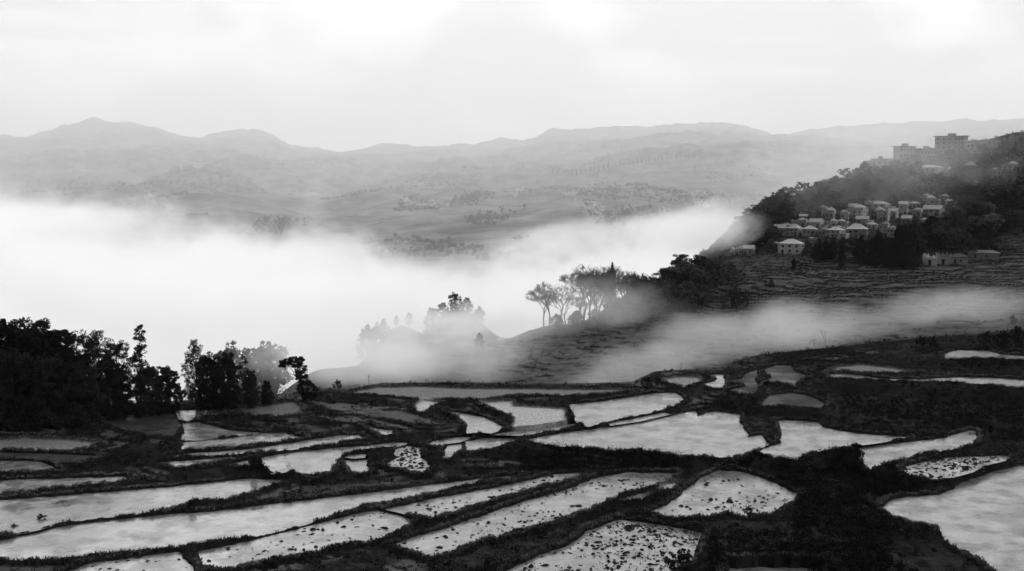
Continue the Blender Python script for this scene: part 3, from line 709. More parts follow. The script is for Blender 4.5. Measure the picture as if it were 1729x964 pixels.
# faint trees in the mist behind
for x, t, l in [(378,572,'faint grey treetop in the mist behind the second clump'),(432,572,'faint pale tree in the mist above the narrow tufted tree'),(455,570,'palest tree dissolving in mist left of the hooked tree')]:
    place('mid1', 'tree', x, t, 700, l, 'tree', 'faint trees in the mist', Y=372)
proto('shrub', lambda: clump_tree('bush', round_clumps(2.6, 1.3, 12, 130, .2, 1.0), 2.6, 'leaf', .09, 30, 231, .05), 2.6)
proto('twiggy', lambda: bare_tree('sapling', 3.0, .55, 41, 4, 2, .035, lsz=.05), 3.0)
proto('twiggy2', lambda: bare_tree('sapling', 3.0, .3, 43, 3, 0, .03, first=.45), 3.0)
BS = [(570,640,657,'shrub','small rounded bush on the terrace edge right of the hooked tree'),(592,651,661,'twiggy','spindly little sapling just left of the thin pole'),
 (432,768,797,'shrub','dark bush on the bund between the two upper left paddies'),(490,782,803,'twiggy','open twiggy bush standing in the centre left paddy'),
 (70,866,884,'shrub','round tussock bush in the long left paddy'),(24,883,896,'shrub','smallest tussock near the left edge of the long paddy'),
 (183,858,872,'twiggy','small leafy sprig on the bund beside the long left paddy'),(324,842,858,'shrub','knobbly bush on the grey bund left of centre'),
 (1092,634,655,'shrub','dark bush at the corner where the misty terraces begin'),(1112,636,652,'shrub','low dark bush right of the corner bush'),
 (1440,744,800,'shrub','tall black shrub beside the narrow corner paddy at lower right'),(1415,758,800,'shrub','black shrub left of the tallest one by the corner paddy'),(1398,765,795,'twiggy','thin twigs rising from the black shrubs near the wide paddy'),
 (1555,566,584,'shrub','round dark bush on the skyline of the right terraces'),(1576,572,586,'shrub','smaller dark bush beside the round one on the right skyline'),(1690,556,588,'shrub','broad dark bush over the upper right pond'),(1664,558,585,'shrub','dark bush left of the broad one over the upper right pond'),(1720,548,585,'shrub','dark bush at the right edge above the pond'),
 (1394,556,590,'twiggy2','thin bare sapling standing in the mist on the right terrace edge'),(1376,572,592,'twiggy2','shorter bare sapling left of the thin one on the misty edge'),(1446,570,584,'twiggy2','low forked twig on the right terrace edge'),
 (1050,700,722,'twiggy2','bare twig at the corner of the pale upper paddy'),(815,898,912,'twiggy','tuft of dry stalks on the bund of the clod-filled paddy'),
 (1180,885,964,'twiggy','bare thorny shrub beside the lowest clod-filled paddy'),(1215,880,950,'twiggy2','upright bare shrub in the dark scrub at bottom centre right'),(1150,925,975,'shrub','black bush at the bottom edge beside the clod paddy'),
 (1264,852,874,'shrub','little dark bush on the near bank of the dome-shaped paddy'),(1480,640,652,'twiggy2','dry stalk on the bund of the long upper right pond'),(740,640,655,'twiggy2','tiny dry stalk on the far bund of the grey field'),(1148,612,640,'twiggy2','stalk at the left of the small upper pools')]
for x, t, b, k, l in BS: place(k, 'bush' if k == 'shrub' else 'sapling', x, t, b, l, 'bush' if k == 'shrub' else 'sapling')
# pole
g = hit(623, 657); ph = zat(632, g[1]) - g[2]; r0 = empty('pole', g); tb = Tube()
tb.path([(0, 0, -.2), (.04, 0, ph * .4), (-.03, 0, ph * .7), (.03, 0, ph)], .07, .045, 6); v_, f_ = tb.arrays(); mesh_np('shaft', v_, f_, M['wood'], r0)
tb = Tube(); tb.seg((-.28, 0, ph * .86), (.3, 0, ph * .9), .03, .03, 5); v_, f_ = tb.arrays(); mesh_np('crosspiece', v_, f_, M['wood'], r0)
tag(r0, 'thin upright wooden pole on the far edge of the terraces', 'pole')

# ---- the misty copse in the middle
for i in range(3): proto('bare%d' % i, lambda i=i: bare_tree('bare_tree', 15, .50, 60 + i, 6, 1, .24, 'leaf', .14, first=.27), 15)
proto('cypress', lambda: conifer('conifer', 12, 2.3, 'leaf', 71, 20, 30, .2), 12.1)
CP = [(918,486,552,'bare2','small bare tree alone at the left end of the copse'),(928,474,550,'bare1','bare tree second from the left end, thin arching twigs'),(1012,446,546,'bare1','tall bare tree whose twigs touch the pointed conifer'),(1060,456,543,'bare0','bare tree with wide twigs right of the pointed conifer'),(1088,460,536,'bare2','bare tree rising out of the left of the dark copse'),(1104,470,532,'bare0','small bare tree in front of the dark copse'),(938,468,546,'bare0','leftmost bare tree of the copse, leaning crown against white mist'),(962,452,546,'bare1','second bare tree from the left of the copse'),(985,446,545,'bare2','tall bare tree with a dark tip near the middle of the bare row'),
 (1008,456,545,'bare0','bare branching tree just left of the pointed conifer'),(1050,458,542,'bare1','bare tree right of the pointed conifer'),(1070,464,538,'bare2','last bare tree before the dark end of the copse'),
 (955,492,550,'bare2','lower bare tree in the front of the copse at its left end'),(948,480,548,'bare1','thin bare tree between the first two of the copse'),(974,456,548,'bare0','bare tree with forked stems near the left of the copse'),(996,450,547,'bare1','slim bare tree between the tall dark-tipped one and the conifer'),(1020,462,545,'bare2','bare tree pressed against the left of the conifer'),(1042,456,544,'bare0','bare tree pressed against the right of the conifer'),(1080,470,536,'bare1','bare tree at the edge of the dark copse'),(982,500,552,'bare2','small bare tree low in the mist of the copse'),(1000,490,550,'bare1','low misty bare tree in front of the conifer'),(1035,498,548,'bare0','low misty bare tree under the conifer'),(1062,500,546,'bare1','misty bare tree in front of the right bare trees')]
for x, t, b, k, l in CP: place(k, 'bare_tree', x, t, b, l, 'tree', 'bare trees of the misty copse', wide=1.25)
place('cypress', 'conifer', 1033, 441, 542, 'dark pointed conifer standing above the bare trees of the copse', 'conifer', wide=.62)
CQ = [(940,528,552,'mid1','leafy low tree filling the left foot of the bare copse'),(972,522,553,'mid2','leafy grey tree low between the bare trees'),(1004,520,553,'mid0','leafy tree in the misty foot of the copse under the tall bare tree'),(1030,516,552,'mid1','leafy tree below the pointed conifer'),(1052,512,550,'mid2','leafy tree right below the pointed conifer'),(1076,500,546,'mid0','leafy tree joining the bare copse to the dark copse'),(1098,486,540,'mid1','dense tree at the left edge of the dark copse'),(1170,440,512,'mid1','tall dark tree behind the copse summit'),(1140,452,515,'mid0','dark tree left below the copse summit'),(1092,462,524,'mid0','dark tree where the copse thickens beside the mist'),(1112,452,526,'bare0','thin trunked tree with a visible stem at the front of the dark copse'),(1128,444,520,'mid1','rounded dark tree left of the copse summit'),(1155,424,505,'mid2','highest dark tree on the summit of the copse'),
 (1180,426,500,'mid0','dark tree just right of the copse summit'),(1208,432,490,'mid1','dark tree near the low row of pale houses'),(1230,440,480,'mid2','last dark tree of the copse under the pale houses'),(1125,480,530,'bare1','grey tree with bare stems in the lower copse'),
 (1160,470,528,'mid0','dense low tree in the shadowed foot of the copse'),(1185,478,520,'mid2','dark low tree left of the pale patch of terrace'),(1245,482,520,'mid1','dark bushy tree right of the pale patch of terrace'),(1262,488,522,'bare2','scraggy tree on the terraces right of the copse'),(1145,500,532,'mid1','black low tree at the very foot of the copse')]
for x, t, b, k, l in CQ: place(k, 'tree', x, t, b, l, 'tree', 'trees of the dark copse', wide=1.35)
for x, t, b, l in [(1203,444,478,'black pointed conifer in the right part of the copse'),(1219,442,474,'narrow black conifer beside the pointed one in the copse')]: place('cypress', 'conifer', x, t, b, l, 'conifer', wide=1.0)
for x, t, Y, k, l in [(748,508,440,'mid0','left tree on the wooded knoll rising from the mist'),(768,491,445,'mid1','highest tree on the wooded knoll in the mist'),(788,500,445,'mid2','right shoulder tree on the wooded knoll'),(808,515,440,'mid0','lowest tree at the right foot of the wooded knoll'),(728,517,440,'mid2','lowest tree at the left foot of the wooded knoll'),
 (690,525,430,'mid1','faint small tree left of the wooded knoll'),(668,531,430,'mid0','faint treetop midway along the misty spur'),(645,535,425,'mid2','faint low tree on the left of the misty spur'),(632,541,405,'mid1','small upright tree at the left tip of the misty spur'),(617,543,405,'mid0','leftmost tiny tree of the misty spur'),
 (810,560,365,'mid2','small round tree fading in mist on the terrace brow')]:
    place(k, 'tree', x, t, 600, l, 'tree', 'trees of the misty knoll and spur', Y=Y, wide=.9 if x > 700 else .7)

# ---- wooded village hill
SKY_HILL = ([1225,1250,1310,1340,1400,1430,1470,1510,1550,1600,1650,1690,1729,1790],[412,372,322,318,306,294,276,268,264,256,246,234,224,215])
HB = [(1300,1520,340,410),(1520,1610,330,368),(1505,1600,262,268)]   # kept clear for houses
HOUSES = [ # centre x, foot y, width px, height px, kind, turn, label
 (1339,430,44,27,'w',36,'largest pale two-storey house at the lower left of the village, bright right wall'),
 (1311,420,12,11,'s',36,'small annex-like house left of the largest pale house'),
 (1319,398,22,18,'t',30,'thatched house at the left end of the middle row'),
 (1343,399,26,20,'t',33,'thatched house with a bright peaked roof, second in the middle row'),
 (1369,398,25,17,'t',28,'thatched house third in the middle row of the village'),
 (1352,383,28,14,'t',34,'long thatched roof just above the bright peaked one'),
 (1381,386,26,16,'t',40,'thatched house with a white right wall and a dark doorway, upper left of the village'),
 (1390,399,15,14,'s',30,'narrow pale house at the right of the middle row'),
 (1413,403,30,21,'t',36,'thatched house with a bright gable side and a single window in the lower row'),
 (1401,370,24,18,'t',30,'boxy thatched house standing apart above the middle row'),
 (1406,385,18,14,'s',32,'dim small house below the boxy one'),
 (1425,384,18,13,'s',30,'dim low house in the centre of the village'),
 (1428,371,15,15,'s',32,'small pale house left of the long central one'),
 (1450,369,34,22,'t',32,'wide thatched house with a humped roof in the upper centre'),
 (1459,380,22,14,'t',30,'low house with a domed thatch below the humped one'),
 (1450,404,38,26,'t',28,'broad thatched house half hidden by the black conifers'),
 (1487,357,38,19,'t',34,'widest peaked thatched house at the top of the village centre'),
 (1492,373,26,22,'t',34,'tall pale house under the widest peaked roof, one tall window'),
 (1510,368,18,16,'t',30,'small thatched house right of the tall pale one'),
 (1494,394,19,18,'s',34,'pale shed roof among the black conifers'),
 (1373,409,13,8,'s',30,'tiny shed right of the largest pale house'),
 (1506,402,14,19,'s',30,'dim narrow house behind the black conifers'),
 (1527,367,16,26,'t',32,'tall thatched house with a bright lower roof, right part of the village'),
 (1546,353,22,14,'t',30,'thatched house behind the tall one in the right part'),
 (1548,366,25,14,'s',30,'dim long house under the thatched one in the right part'),
 (1578,351,26,20,'t',34,'thatched house with a high peaked cap at the right end of the village'),
 (1580,367,34,19,'t',32,'long-roofed house below the high peaked cap'),
 (1611,352,26,15,'s',30,'faint grey house right of the high peaked cap'),
 (1236,432,15,16,'t',34,'left house of the low pale row beside the copse'),
 (1250,432,13,15,'t',34,'middle house of the low pale row beside the copse'),
 (1266,432,20,17,'t',34,'right house of the low pale row beside the copse'),
 (1574,291,44,13,'t',30,'long thatched house on the upper hill under the flat-roofed blocks'),
 (1640,300,21,27,'t',26,'tall narrow pale house alone on the upper hill'),
 (1709,290,30,16,'t',30,'pale house among trees near the right edge of the upper hill'),
 (1649,312,10,6,'s',30,'tiny bright shed below the tall narrow house'),
 (1438,291,12,7,'s',30,'tiny roof on the left shoulder of the hill skyline'),
 (1330,388,18,12,'t',26,'small thatched house tucked behind the left end of the middle row'),
 (1392,359,14,12,'s',34,'small flat house left of the boxy one above the middle row'),
 (1442,358,16,13,'t',30,'small thatched house left of the humped roof'),
 (1470,352,16,13,'s',30,'small house just left of the widest peaked roof'),
 (1474,388,18,14,'t',32,'small thatched house between the domed thatch and the tall pale house'),
 (1563,340,16,12,'s',34,'small house left of the high peaked cap'),
 (1533,378,18,13,'t',30,'house half sunk in trees below the tall bright-roofed one'),
 (1560,381,18,12,'s',32,'lowest small house under the right part of the village'),
 (1597,338,16,11,'t',30,'small roof showing above the long-roofed house'),
 (1420,396,14,14,'s',30,'narrow house between the gable-side house and the broad thatched one'),
 (1358,371,14,9,'t',30,'topmost small roof at the upper left of the village'),
 (1610,292,18,11,'t',30,'small thatched house right of the long one on the upper hill'),
 (1685,296,18,12,'s',30,'small house among trees left of the pale one near the right edge'),
]
BLOCKS = [(1609,253,52,23,3,5,34,'big flat-roofed block highest on the hill, bright right wall and three rows of windows'),
 (1640,252,13,12,1,2,34,'low white annex right of the highest block'),
 (1529,268,38,21,2,5,-24,'long flat-roofed block left of the highest one'),
 (1565,264,34,13,1,5,-20,'low linked block between the two flat-roofed blocks'),
 (1487,281,30,13,1,3,20,'small flat-roofed building at the left end of the skyline row'),
 (1676,248,18,12,1,2,34,'small pale building on the skyline near the right edge')]
RUINS = [(1572,449,22,20,'roofless white-walled ruin with a dark doorway at the foot of the wood'),(1595,447,24,22,'ragged grey ruin with a toothed wall top right of the white ruin'),
 (1622,447,29,19,'plain grey gabled shed right of the ruins'),(1664,437,54,15,'long low grey building at the right of the ruined yard')]
def blocked(px, py):
    for h in HOUSES + BLOCKS:
        if abs(px - h[0]) < h[2] * .5 + 2 and h[1] - h[3] - 2 < py < h[1] + 3: return True
    for h in RUINS:
        if abs(px - h[0]) < h[2] * .6 and h[1] - h[3] < py < h[1] + 12: return True
    return False
for i in range(4): proto('hillt%d' % i, lambda i=i: clump_tree('tree', round_clumps(9, 3.7, 16, 160 + i, .18), 9, ['leaf', 'leaf2', 'leaf2', 'leaf3'][i], .30, 34, 260 + i, .2, fill=.7), 9.3)
def zone(px, py):
    if py < np.interp(px, *SKY_HILL) + 14: return 'round tree on the skyline of the village hill', 'trees on the hill skyline'
    if px < 1320: return 'hazy tree on the left shoulder of the village hill', 'trees on the left shoulder'
    if px > 1600 and py > 330: return 'large dark tree in the wood right of the village houses', 'trees right of the village'
    if py < 320: return 'grey tree in the upper wood around the flat-roofed blocks', 'trees of the upper wood'
    if px < 1530 and py < 350: return 'dark tree in the wood directly above the thatched houses', 'trees above the thatched houses'
    return 'tree growing between the houses and the terraces below them', 'trees below the houses'
rr = random.Random(5); placed = []
tries = 0
while len(placed) < 270 and tries < 16000:
    tries += 1; px = rr.uniform(1228, 1775); sk = float(np.interp(px, *SKY_HILL))
    by = rr.uniform(sk + 12, 428)
    if px < 1300 and by > 415: continue
    if px > 1670 and by > 395: continue
    if 1300 < px < 1560 and 368 < by < 410 and rr.random() < .75: continue
    hpx = rr.uniform(18, 30) * (1.4 if (px > 1560 and by > 340) else 1)
    if blocked(px, by - 3) or blocked(px, by - hpx * .7): continue
    if any(abs(px - a) < 11 and abs(by - b) < 6 for a, b in placed): continue
    top = by - hpx
    k = 'hillt%d' % (0 if rr.random() < (.55 if by > 340 else .3) else rr.choice([1, 1, 2, 2, 3]))
    l, gname = zone(px, by - hpx * .5); l += {'hillt0': ', dark and dense', 'hillt1': ', mid grey crown', 'hillt2': ', broad mid grey crown', 'hillt3': ', paler crown'}[k]
    if place(k, 'tree', px, top, by, l, 'tree', gname + {'hillt0': ' (dark)', 'hillt1': ' (mid grey)', 'hillt2': ' (broad)', 'hillt3': ' (pale)'}[k], wide=rr.uniform(1.3, 1.75)): placed.append((px, by))
hc = []
for _ in range(5200):
    px = rs.uniform(1228, 1790); sk = float(np.interp(px, *SKY_HILL)); yy = rs.uniform(400, 640); X = (px - 864.5) / F * yy
    hc.append((X, yy))
hc = np.array(hc, np.float32); hzv = H(hc[:, 0], hc[:, 1]); hpx = hc[:, 0] / hc[:, 1] * F + 864.5
okh = (hzv > 11 + (hpx < 1300) * -3) & (hzv > 6) & ((fbm(hc[:, 0] / 14, hc[:, 1] / 14, 3, 91) > -.25)) & ((hc[:, 1] > 438) | (fbm(hc[:, 0] / 10, hc[:, 1] / 10, 2, 92) > .3))
okh &= np.array([True] * len(hc))
hc3 = np.stack([hc[okh, 0], hc[okh, 1], hzv[okh] + .5], 1); lvh, lfh = leaves(hc3, 16, .34, rs.uniform(.6, 1.5, len(hc3)))
tag(mesh_np('undergrowth', lvh, lfh, M['leaf2']), 'bushy undergrowth covering the village hill between trees and houses', 'undergrowth', kind='stuff')
mx_ = []
mpx = rs.uniform(640, 1790, 9000); my = rs.uniform(262, 440, 9000); mX = (mpx - 864.5) / F * my
mzv = H(mX.astype(np.float32), my.astype(np.float32)); mgr = H(mX.astype(np.float32), (my + 1.2).astype(np.float32)) - mzv
okm = (mgr > .28) & (mzv > -16) & (fbm(mX / 18, my / 8, 3, 95) > -.15); okm &= rs.uniform(0, 1, 9000) < .75
mc3 = np.stack([mX[okm], my[okm] + .8, mzv[okm] + .45], 1); lvm, lfm = leaves(mc3, 20, .20, rs.uniform(.35, 1.0, len(mc3)))
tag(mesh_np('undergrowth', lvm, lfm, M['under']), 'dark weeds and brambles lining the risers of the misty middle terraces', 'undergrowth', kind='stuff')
kx = rs.normal(0, 1, (900, 2)); kpx = 772 + kx[:, 0] * 30; ky = (448 + kx[:, 1] * 9).astype(np.float32); kX = ((kpx - 864.5) / F * ky).astype(np.float32)
kz = H(kX, ky); lvk, lfk = leaves(np.stack([kX, ky, kz + .9], 1), 26, .34, rs.uniform(.8, 2.0, 900))
tag(mesh_np('undergrowth', lvk, lfk, M['leaf2']), 'bushes clothing the knoll that rises from the valley mist', 'undergrowth', kind='stuff')
CY = [(1376,408,438),(1383,402,442),(1394,400,440),(1406,395,436),(1340,434,456),(1421,410,440),(1452,394,440),(1470,402,446),(1481,384,446),(1494,396,450),(1505,402,452),(1516,378,450),(1524,396,452),(1536,404,452),(1548,408,452),(1420,428,452)]
CYL = ['black conifer right below the largest pale house','second black conifer right of the largest pale house','third black conifer right of the largest pale house','black conifer between the big pale house and the gable-side house','lone black bush-like conifer on the terrace below the largest pale house',
 'slim black conifer under the gable-side house','slim black conifer before the broad thatched house','stout black conifer right of the broad thatched house','tall black conifer that hides the foot of the houses','black conifer just right of the tall one','short black conifer in the middle of the dark row',
 'tallest black conifer of the dark row, sharp tip','black conifer right of the sharp-tipped one','broad black conifer near the white ruin','last black conifer beside the white ruin','low dark conifer at the bottom of the village edge']
for (x, t, b), l in zip(CY, CYL): place('cypress', 'conifer', x, t, b, l, 'conifer', 'black conifers below the village', wide=1.25)
SH = [(1192,418,452,'mid1'),(1206,408,444,'mid2'),(1218,400,436,'mid0'),(1230,388,428,'mid1'),(1242,376,420,'mid2'),(1254,366,412,'mid0'),(1266,354,404,'mid1'),(1280,342,398,'mid2'),(1294,332,392,'mid0'),(1308,322,384,'mid1'),(1322,316,366,'mid2'),
      (1262,384,420,'mid1'),(1278,372,416,'mid0'),(1292,366,412,'mid2'),(1252,392,424,'mid0')]
for k_, (x, t, b, k) in enumerate(SH):
    place(k, 'tree', x, t, b, ['dark tree at the very foot of the hill shoulder where it meets the copse', 'dark tree low on the hill shoulder beside the fog', 'dark tree climbing the hill shoulder beside the fog', 'dark tree high on the hill shoulder beside the fog'][min(3, k_ // 4)] if k_ < 11 else 'hazy dark tree between the hill shoulder edge and the village', 'tree', ['shoulder foot trees', 'low shoulder trees', 'climbing shoulder trees', 'high shoulder trees'][min(3, k_ // 4)] if k_ < 11 else 'trees inside the shoulder', wide=1.3)
# bushes dotted on the mid terraces
MB_ = [(945,532,556,'dark low bush at the left foot of the bare copse'),(968,530,556,'second low bush under the bare copse'),(1015,528,556,'low dark bush in mist under the conifer'),(1302,470,486,'dark bush on the terraces left of the village foot'),(1350,452,462,'small bush on the terrace below the largest house'),(1690,384,400,'dark bush on the terraces near the right edge'),(1655,398,418,'dark round tree above the long low grey building'),(1710,530,548,'dark bush at the right edge above the skyline terraces'),(1330,505,515,'low bush half veiled on the misty terraces')]
for x, t, b, l in MB_: place('hillt0', 'bush', x, t, b, l, 'bush')

# ------------------------------------------------------------------ houses
def box_bm(bm, x0, x1, y0, y1, z0, z1):
    v = [bm.verts.new(p) for p in ((x0,y0,z0),(x1,y0,z0),(x1,y1,z0),(x0,y1,z0),(x0,y0,z1),(x1,y0,z1),(x1,y1,z1),(x0,y1,z1))]
    for f in ((0,3,2,1),(4,5,6,7),(0,1,5,4),(1,2,6,5),(2,3,7,6),(3,0,4,7)): bm.faces.new([v[i] for i in f])
def bm_obj(name, bm, mat, parent):
    me = bpy.data.meshes.new(name); bmesh.ops.recalc_face_normals(bm, faces=bm.faces[:]); bm.to_mesh(me); bm.free(); me.materials.append(mat)
    o = bpy.data.objects.new(name, me); COL.objects.link(o); o.parent = parent; return o
def hip_roof(bm, w, d, z, rise, over, rng, peak=.25):
    """sagging hipped thatch with a thick uneven eave"""
    nx, ny = 12, 10; g = []
    W2, D2 = w / 2 + over, d / 2 + over
    for j in range(ny + 1):
        row = []
        for i in range(nx + 1):
            x, y = -W2 + 2 * W2 * i / nx, -D2 + 2 * D2 * j / ny
            e = min((W2 - abs(x)) / D2, (D2 - abs(y)) / D2); e = max(0, min(1, e))
            zz = z + rise * (e ** 1.25) + rng.uniform(-.06, .06)
            row.append(bm.verts.new((x + rng.uniform(-.07, .07), y + rng.uniform(-.07, .07), zz)))
        g.append(row)
    for j in range(ny):
        for i in range(nx): bm.faces.new((g[j][i], g[j][i + 1], g[j + 1][i + 1], g[j + 1][i]))
    ring = [g[0][i] for i in range(nx + 1)] + [g[j][nx] for j in range(1, ny + 1)] + [g[ny][i] for i in range(nx - 1, -1, -1)] + [g[j][0] for j in range(ny - 1, 0, -1)]
    low = [bm.verts.new((v.co.x * .985, v.co.y * .985, v.co.z - .28 + rng.uniform(-.05, .05))) for v in ring]
    for i in range(len(ring)): bm.faces.new((ring[i], ring[(i + 1) % len(ring)], low[(i + 1) % len(ring)], low[i]))
    bm.faces.new(low)
def window(root, x, y, z, ww, wh, face, dep=.06, k=1.0):
    """face: 'f' front (-y side) or 'r' right (+x side); x,y on the wall plane"""
    f = bmesh.new(); p = bmesh.new(); t = .07 * k
    for (a0, a1, b0, b1) in ((-ww/2 - t, ww/2 + t, -wh/2 - t, -wh/2), (-ww/2 - t, ww/2 + t, wh/2, wh/2 + t), (-ww/2 - t, -ww/2, -wh/2, wh/2), (ww/2, ww/2 + t, -wh/2, wh/2)):
        if face == 'f': box_bm(f, x + a0, x + a1, y - dep, y + .02, z + b0, z + b1)
        else: box_bm(f, x - .02, x + dep, y + a0, y + a1, z + b0, z + b1)
    if face == 'f': box_bm(p, x - ww/2, x + ww/2, y - dep * .4, y + .02, z - wh/2, z + wh/2)
    else: box_bm(p, x - .02, x + dep * .4, y - ww/2, y + ww/2, z - wh/2, z + wh/2)
    fo = bm_obj('window', f, M['frame'], root); bm_obj('pane', p, M['pane'], fo)
def house(px, py, wpx, hpx, kind, turn, label, i, group='houses of the hill village'):
    turn = turn + (i * 37 % 23) - 11
    g = hit(px, py, 300)
    if g is None or g[1] > 720: print('house lost', px, py); return
    rng = random.Random(i * 7 + 1); m = g[1] / F; c, s = math.cos(R(turn)), math.sin(R(turn))
    tot = wpx * 1.12 * m; ratio = .72; w_ = tot / (c + ratio * s) * .95; d_ = w_ * ratio; h_ = hpx * m
    rise = min(h_ * .32, w_ * .3); wh = h_ - rise
    root = empty('house', (g[0], g[1] + d_ * .5, g[2] - .1), R(turn) * -1 if False else R(-turn))
    root.rotation_euler = (0, 0, -R(turn) + R(0))
    # turned so that its front looks to the left of the viewer and its side wall to the right
    root.rotation_euler = (0, 0, R(-turn))
    wm = M['wallw'] if kind == 'w' else M['wall']
    b = bmesh.new(); box_bm(b, -w_/2, w_/2, -d_/2, d_/2, -3.0, wh)
    for e in b.edges: pass
    bmesh.ops.bevel(b, geom=[e for e in b.edges if abs(e.verts[0].co.z - e.verts[1].co.z) > 1], offset=.08, segments=2, affect='EDGES')
    bm_obj('wall', b, wm, root)
    style = i % 4 if kind == 't' else (1 if kind == 's' else 0)
    if style in (0, 3):
        b = bmesh.new(); hip_roof(b, w_, d_, wh + .02, rise * rng.uniform(.8, 1.15), .22, rng); bm_obj('roof', b, M['thatch'], root)
    elif style == 1:                    # flat earth roof with a parapet, a thatched cap over one half
        b = bmesh.new(); box_bm(b, -w_/2 - .12, w_/2 + .12, -d_/2 - .12, d_/2 + .12, wh + .003, wh + .22)
        for (a0, a1, b0, b1) in ((-w_/2 - .1, w_/2 + .1, -d_/2 - .1, -d_/2 + .1), (-w_/2 - .1, -w_/2 + .1, -d_/2 + .11, d_/2 - .11), (w_/2 - .1, w_/2 + .1, -d_/2 + .11, d_/2 - .11)): box_bm(b, a0, a1, b0, b1, wh + .223, wh + .5)
        ro = bm_obj('roof', b, M['wall'], root)
        b = bmesh.new(); cw, cd = w_ * .55, d_ * .6; cx = rng.choice([-1, 1]) * w_ * .18
        box_bm(b, cx - cw/2, cx + cw/2, -cd/2 + .2, cd/2, wh + .225, wh + .225 + rise * .45); bm_obj('attic', b, M['wall'], root)
        b = bmesh.new(); hip_roof(b, cw, cd, wh + .24 + rise * .45, rise * .75, .25, rng)
        for v in b.verts: v.co.x += cx; v.co.y += .1
        bm_obj('thatched_cap', b, M['thatch'], root)
    else:                               # ridged thatch, gables to the sides
        b = bmesh.new(); n_ = 9; o_ = .3; rows_ = []
        for (yy, zz) in ((-d_/2 - o_, -.15), (-d_/4, rise * .52), (0, rise), (d_/4, rise * .52), (d_/2 + o_, -.15)):
            rows_.append([b.verts.new((-w_/2 - o_ + (w_ + 2 * o_) * k / n_, yy + rng.uniform(-.06, .06), wh + .03 + zz + rng.uniform(-.07, .07))) for k in range(n_ + 1)])
        for a in range(4):
            for k in range(n_): b.faces.new((rows_[a][k], rows_[a][k + 1], rows_[a + 1][k + 1], rows_[a + 1][k]))
        ex = bmesh.ops.extrude_face_region(b, geom=b.faces[:])
        for v in [e for e in ex['geom'] if isinstance(e, bmesh.types.BMVert)]: v.co.z += .22
        bm_obj('roof', b, M['thatch'], root)
        b = bmesh.new()
        for sx in (-1, 1):
            p = [b.verts.new((sx * (w_/2 - .02) + q, yy, wh + zz)) for q in (0, -.2 * sx) for (yy, zz) in ((-d_/2 + .05, 0.003), (d_/2 - .05, 0.003), (0, rise * .96))]
            b.faces.new(p[:3]); b.faces.new(p[3:]); 
            for k in range(3): b.faces.new((p[k], p[(k + 1) % 3], p[3 + (k + 1) % 3], p[3 + k]))
        bm_obj('gable', b, wm, root)
    if kind == 't' and i % 2 == 0 and w_ > 4:   # a lower lean-to beside the house
        b = bmesh.new(); lw = w_ * rng.uniform(.3, .5); sd_ = rng.choice([-1, 1]); lx = sd_ * (w_/2 + lw/2 + .003); lh = wh * rng.uniform(.5, .75)
        box_bm(b, lx - lw/2, lx + lw/2, -d_ * .3, d_ * .35, -2.5, lh); lo_ = bm_obj('lean_to', b, M['wall'], root)
        b = bmesh.new(); box_bm(b, lx - lw/2 - .1, lx + lw/2 + (.1 if sd_ > 0 else 0), -d_ * .3 - .12, d_ * .35 + .1, lh + .003, lh + .2); bm_obj('roof', b, M['thatch'], lo_)
    storeys = 2 if wh > 3.0 else 1; ww = max(.45, w_ * .09); hh = min(.9, wh / storeys * .36)
    for st in range(storeys):
        z = wh * (.32 if storeys == 2 else .55) if st == 0 else wh * .76
        nf = 3 if w_ > 5 else 2
        for k in range(nf):
            if rng.random() < .2: continue
            window(root, -w_/2 + w_ * (k + .6 + rng.uniform(-.1, .1)) / (nf + .2), -d_/2, z, ww, hh, 'f')
        for k in range(2):
            if rng.random() < .15 and kind != 'w': continue
            window(root, w_/2, -d_/2 + d_ * (.33 + .36 * k), z, ww, hh, 'r')
    if kind != 's':
        b = bmesh.new(); dx = rng.choice([-.3, .25]) * w_; box_bm(b, dx - .4, dx + .4, -d_/2 - .05, -d_/2 + .02, -.2, min(1.7, wh * .6)); bm_obj('door', b, M['wood'], root)
    tag(root, label, 'house', group); return root
for i, h in enumerate(HOUSES): house(*h, i)
def block(px, py, wpx, hpx, rows, cols, turn, label, i):
    g = hit(px, py, 450)
    if g is None or g[1] > 700:
        Yb = 575.0 if px < 1560 else 610.0; X = (px - 864.5) / F * Yb; g = (X, Yb, zat(py, Yb))
    m = g[1] / F; a = abs(turn); c, s = math.cos(R(a)), math.sin(R(a)); ratio = .42
    tot = wpx * m; w_ = tot / (c + ratio * s); d_ = w_ * ratio; h_ = hpx * m
    root = empty('flat_roofed_block', (g[0], g[1] + d_ * .4, g[2]), R(-turn)); rng = random.Random(i)
    b = bmesh.new(); box_bm(b, -w_/2, w_/2, -d_/2, d_/2, -8, h_ - .3); bm_obj('wall', b, M['concrete'] if i not in (1, 5) else M['wallw'], root)
    b = bmesh.new(); box_bm(b, -w_/2 - .7, w_/2 + .7, -d_/2 - .7, d_/2 + .7, h_ - .295, h_ - .02); bm_obj('roof', b, M['roofslab'], root)
    if w_ > 8:
        b = bmesh.new(); box_bm(b, -w_ * .1, w_ * .14, -d_ * .25, d_ * .25, h_ - .015, h_ + 1.3); bm_obj('stair_tower', b, M['concrete'], root)
    for r_ in range(rows):
        z = (h_ - .6) * (r_ + .55) / rows
        for k in range(cols): window(root, -w_/2 + w_ * (k + .5) / cols + rng.uniform(-.1, .1), -d_/2, z, .8, 1.05, 'f', .08, 1.2)
        for k in range(2):
            window(root, w_/2, -d_/2 + d_ * (.3 + .4 * k), z, .8, 1.05, 'r', .08, 1.2)
    tag(root, label, 'building', 'flat-roofed buildings on the hilltop')
for i, b_ in enumerate(BLOCKS): block(*b_, i)
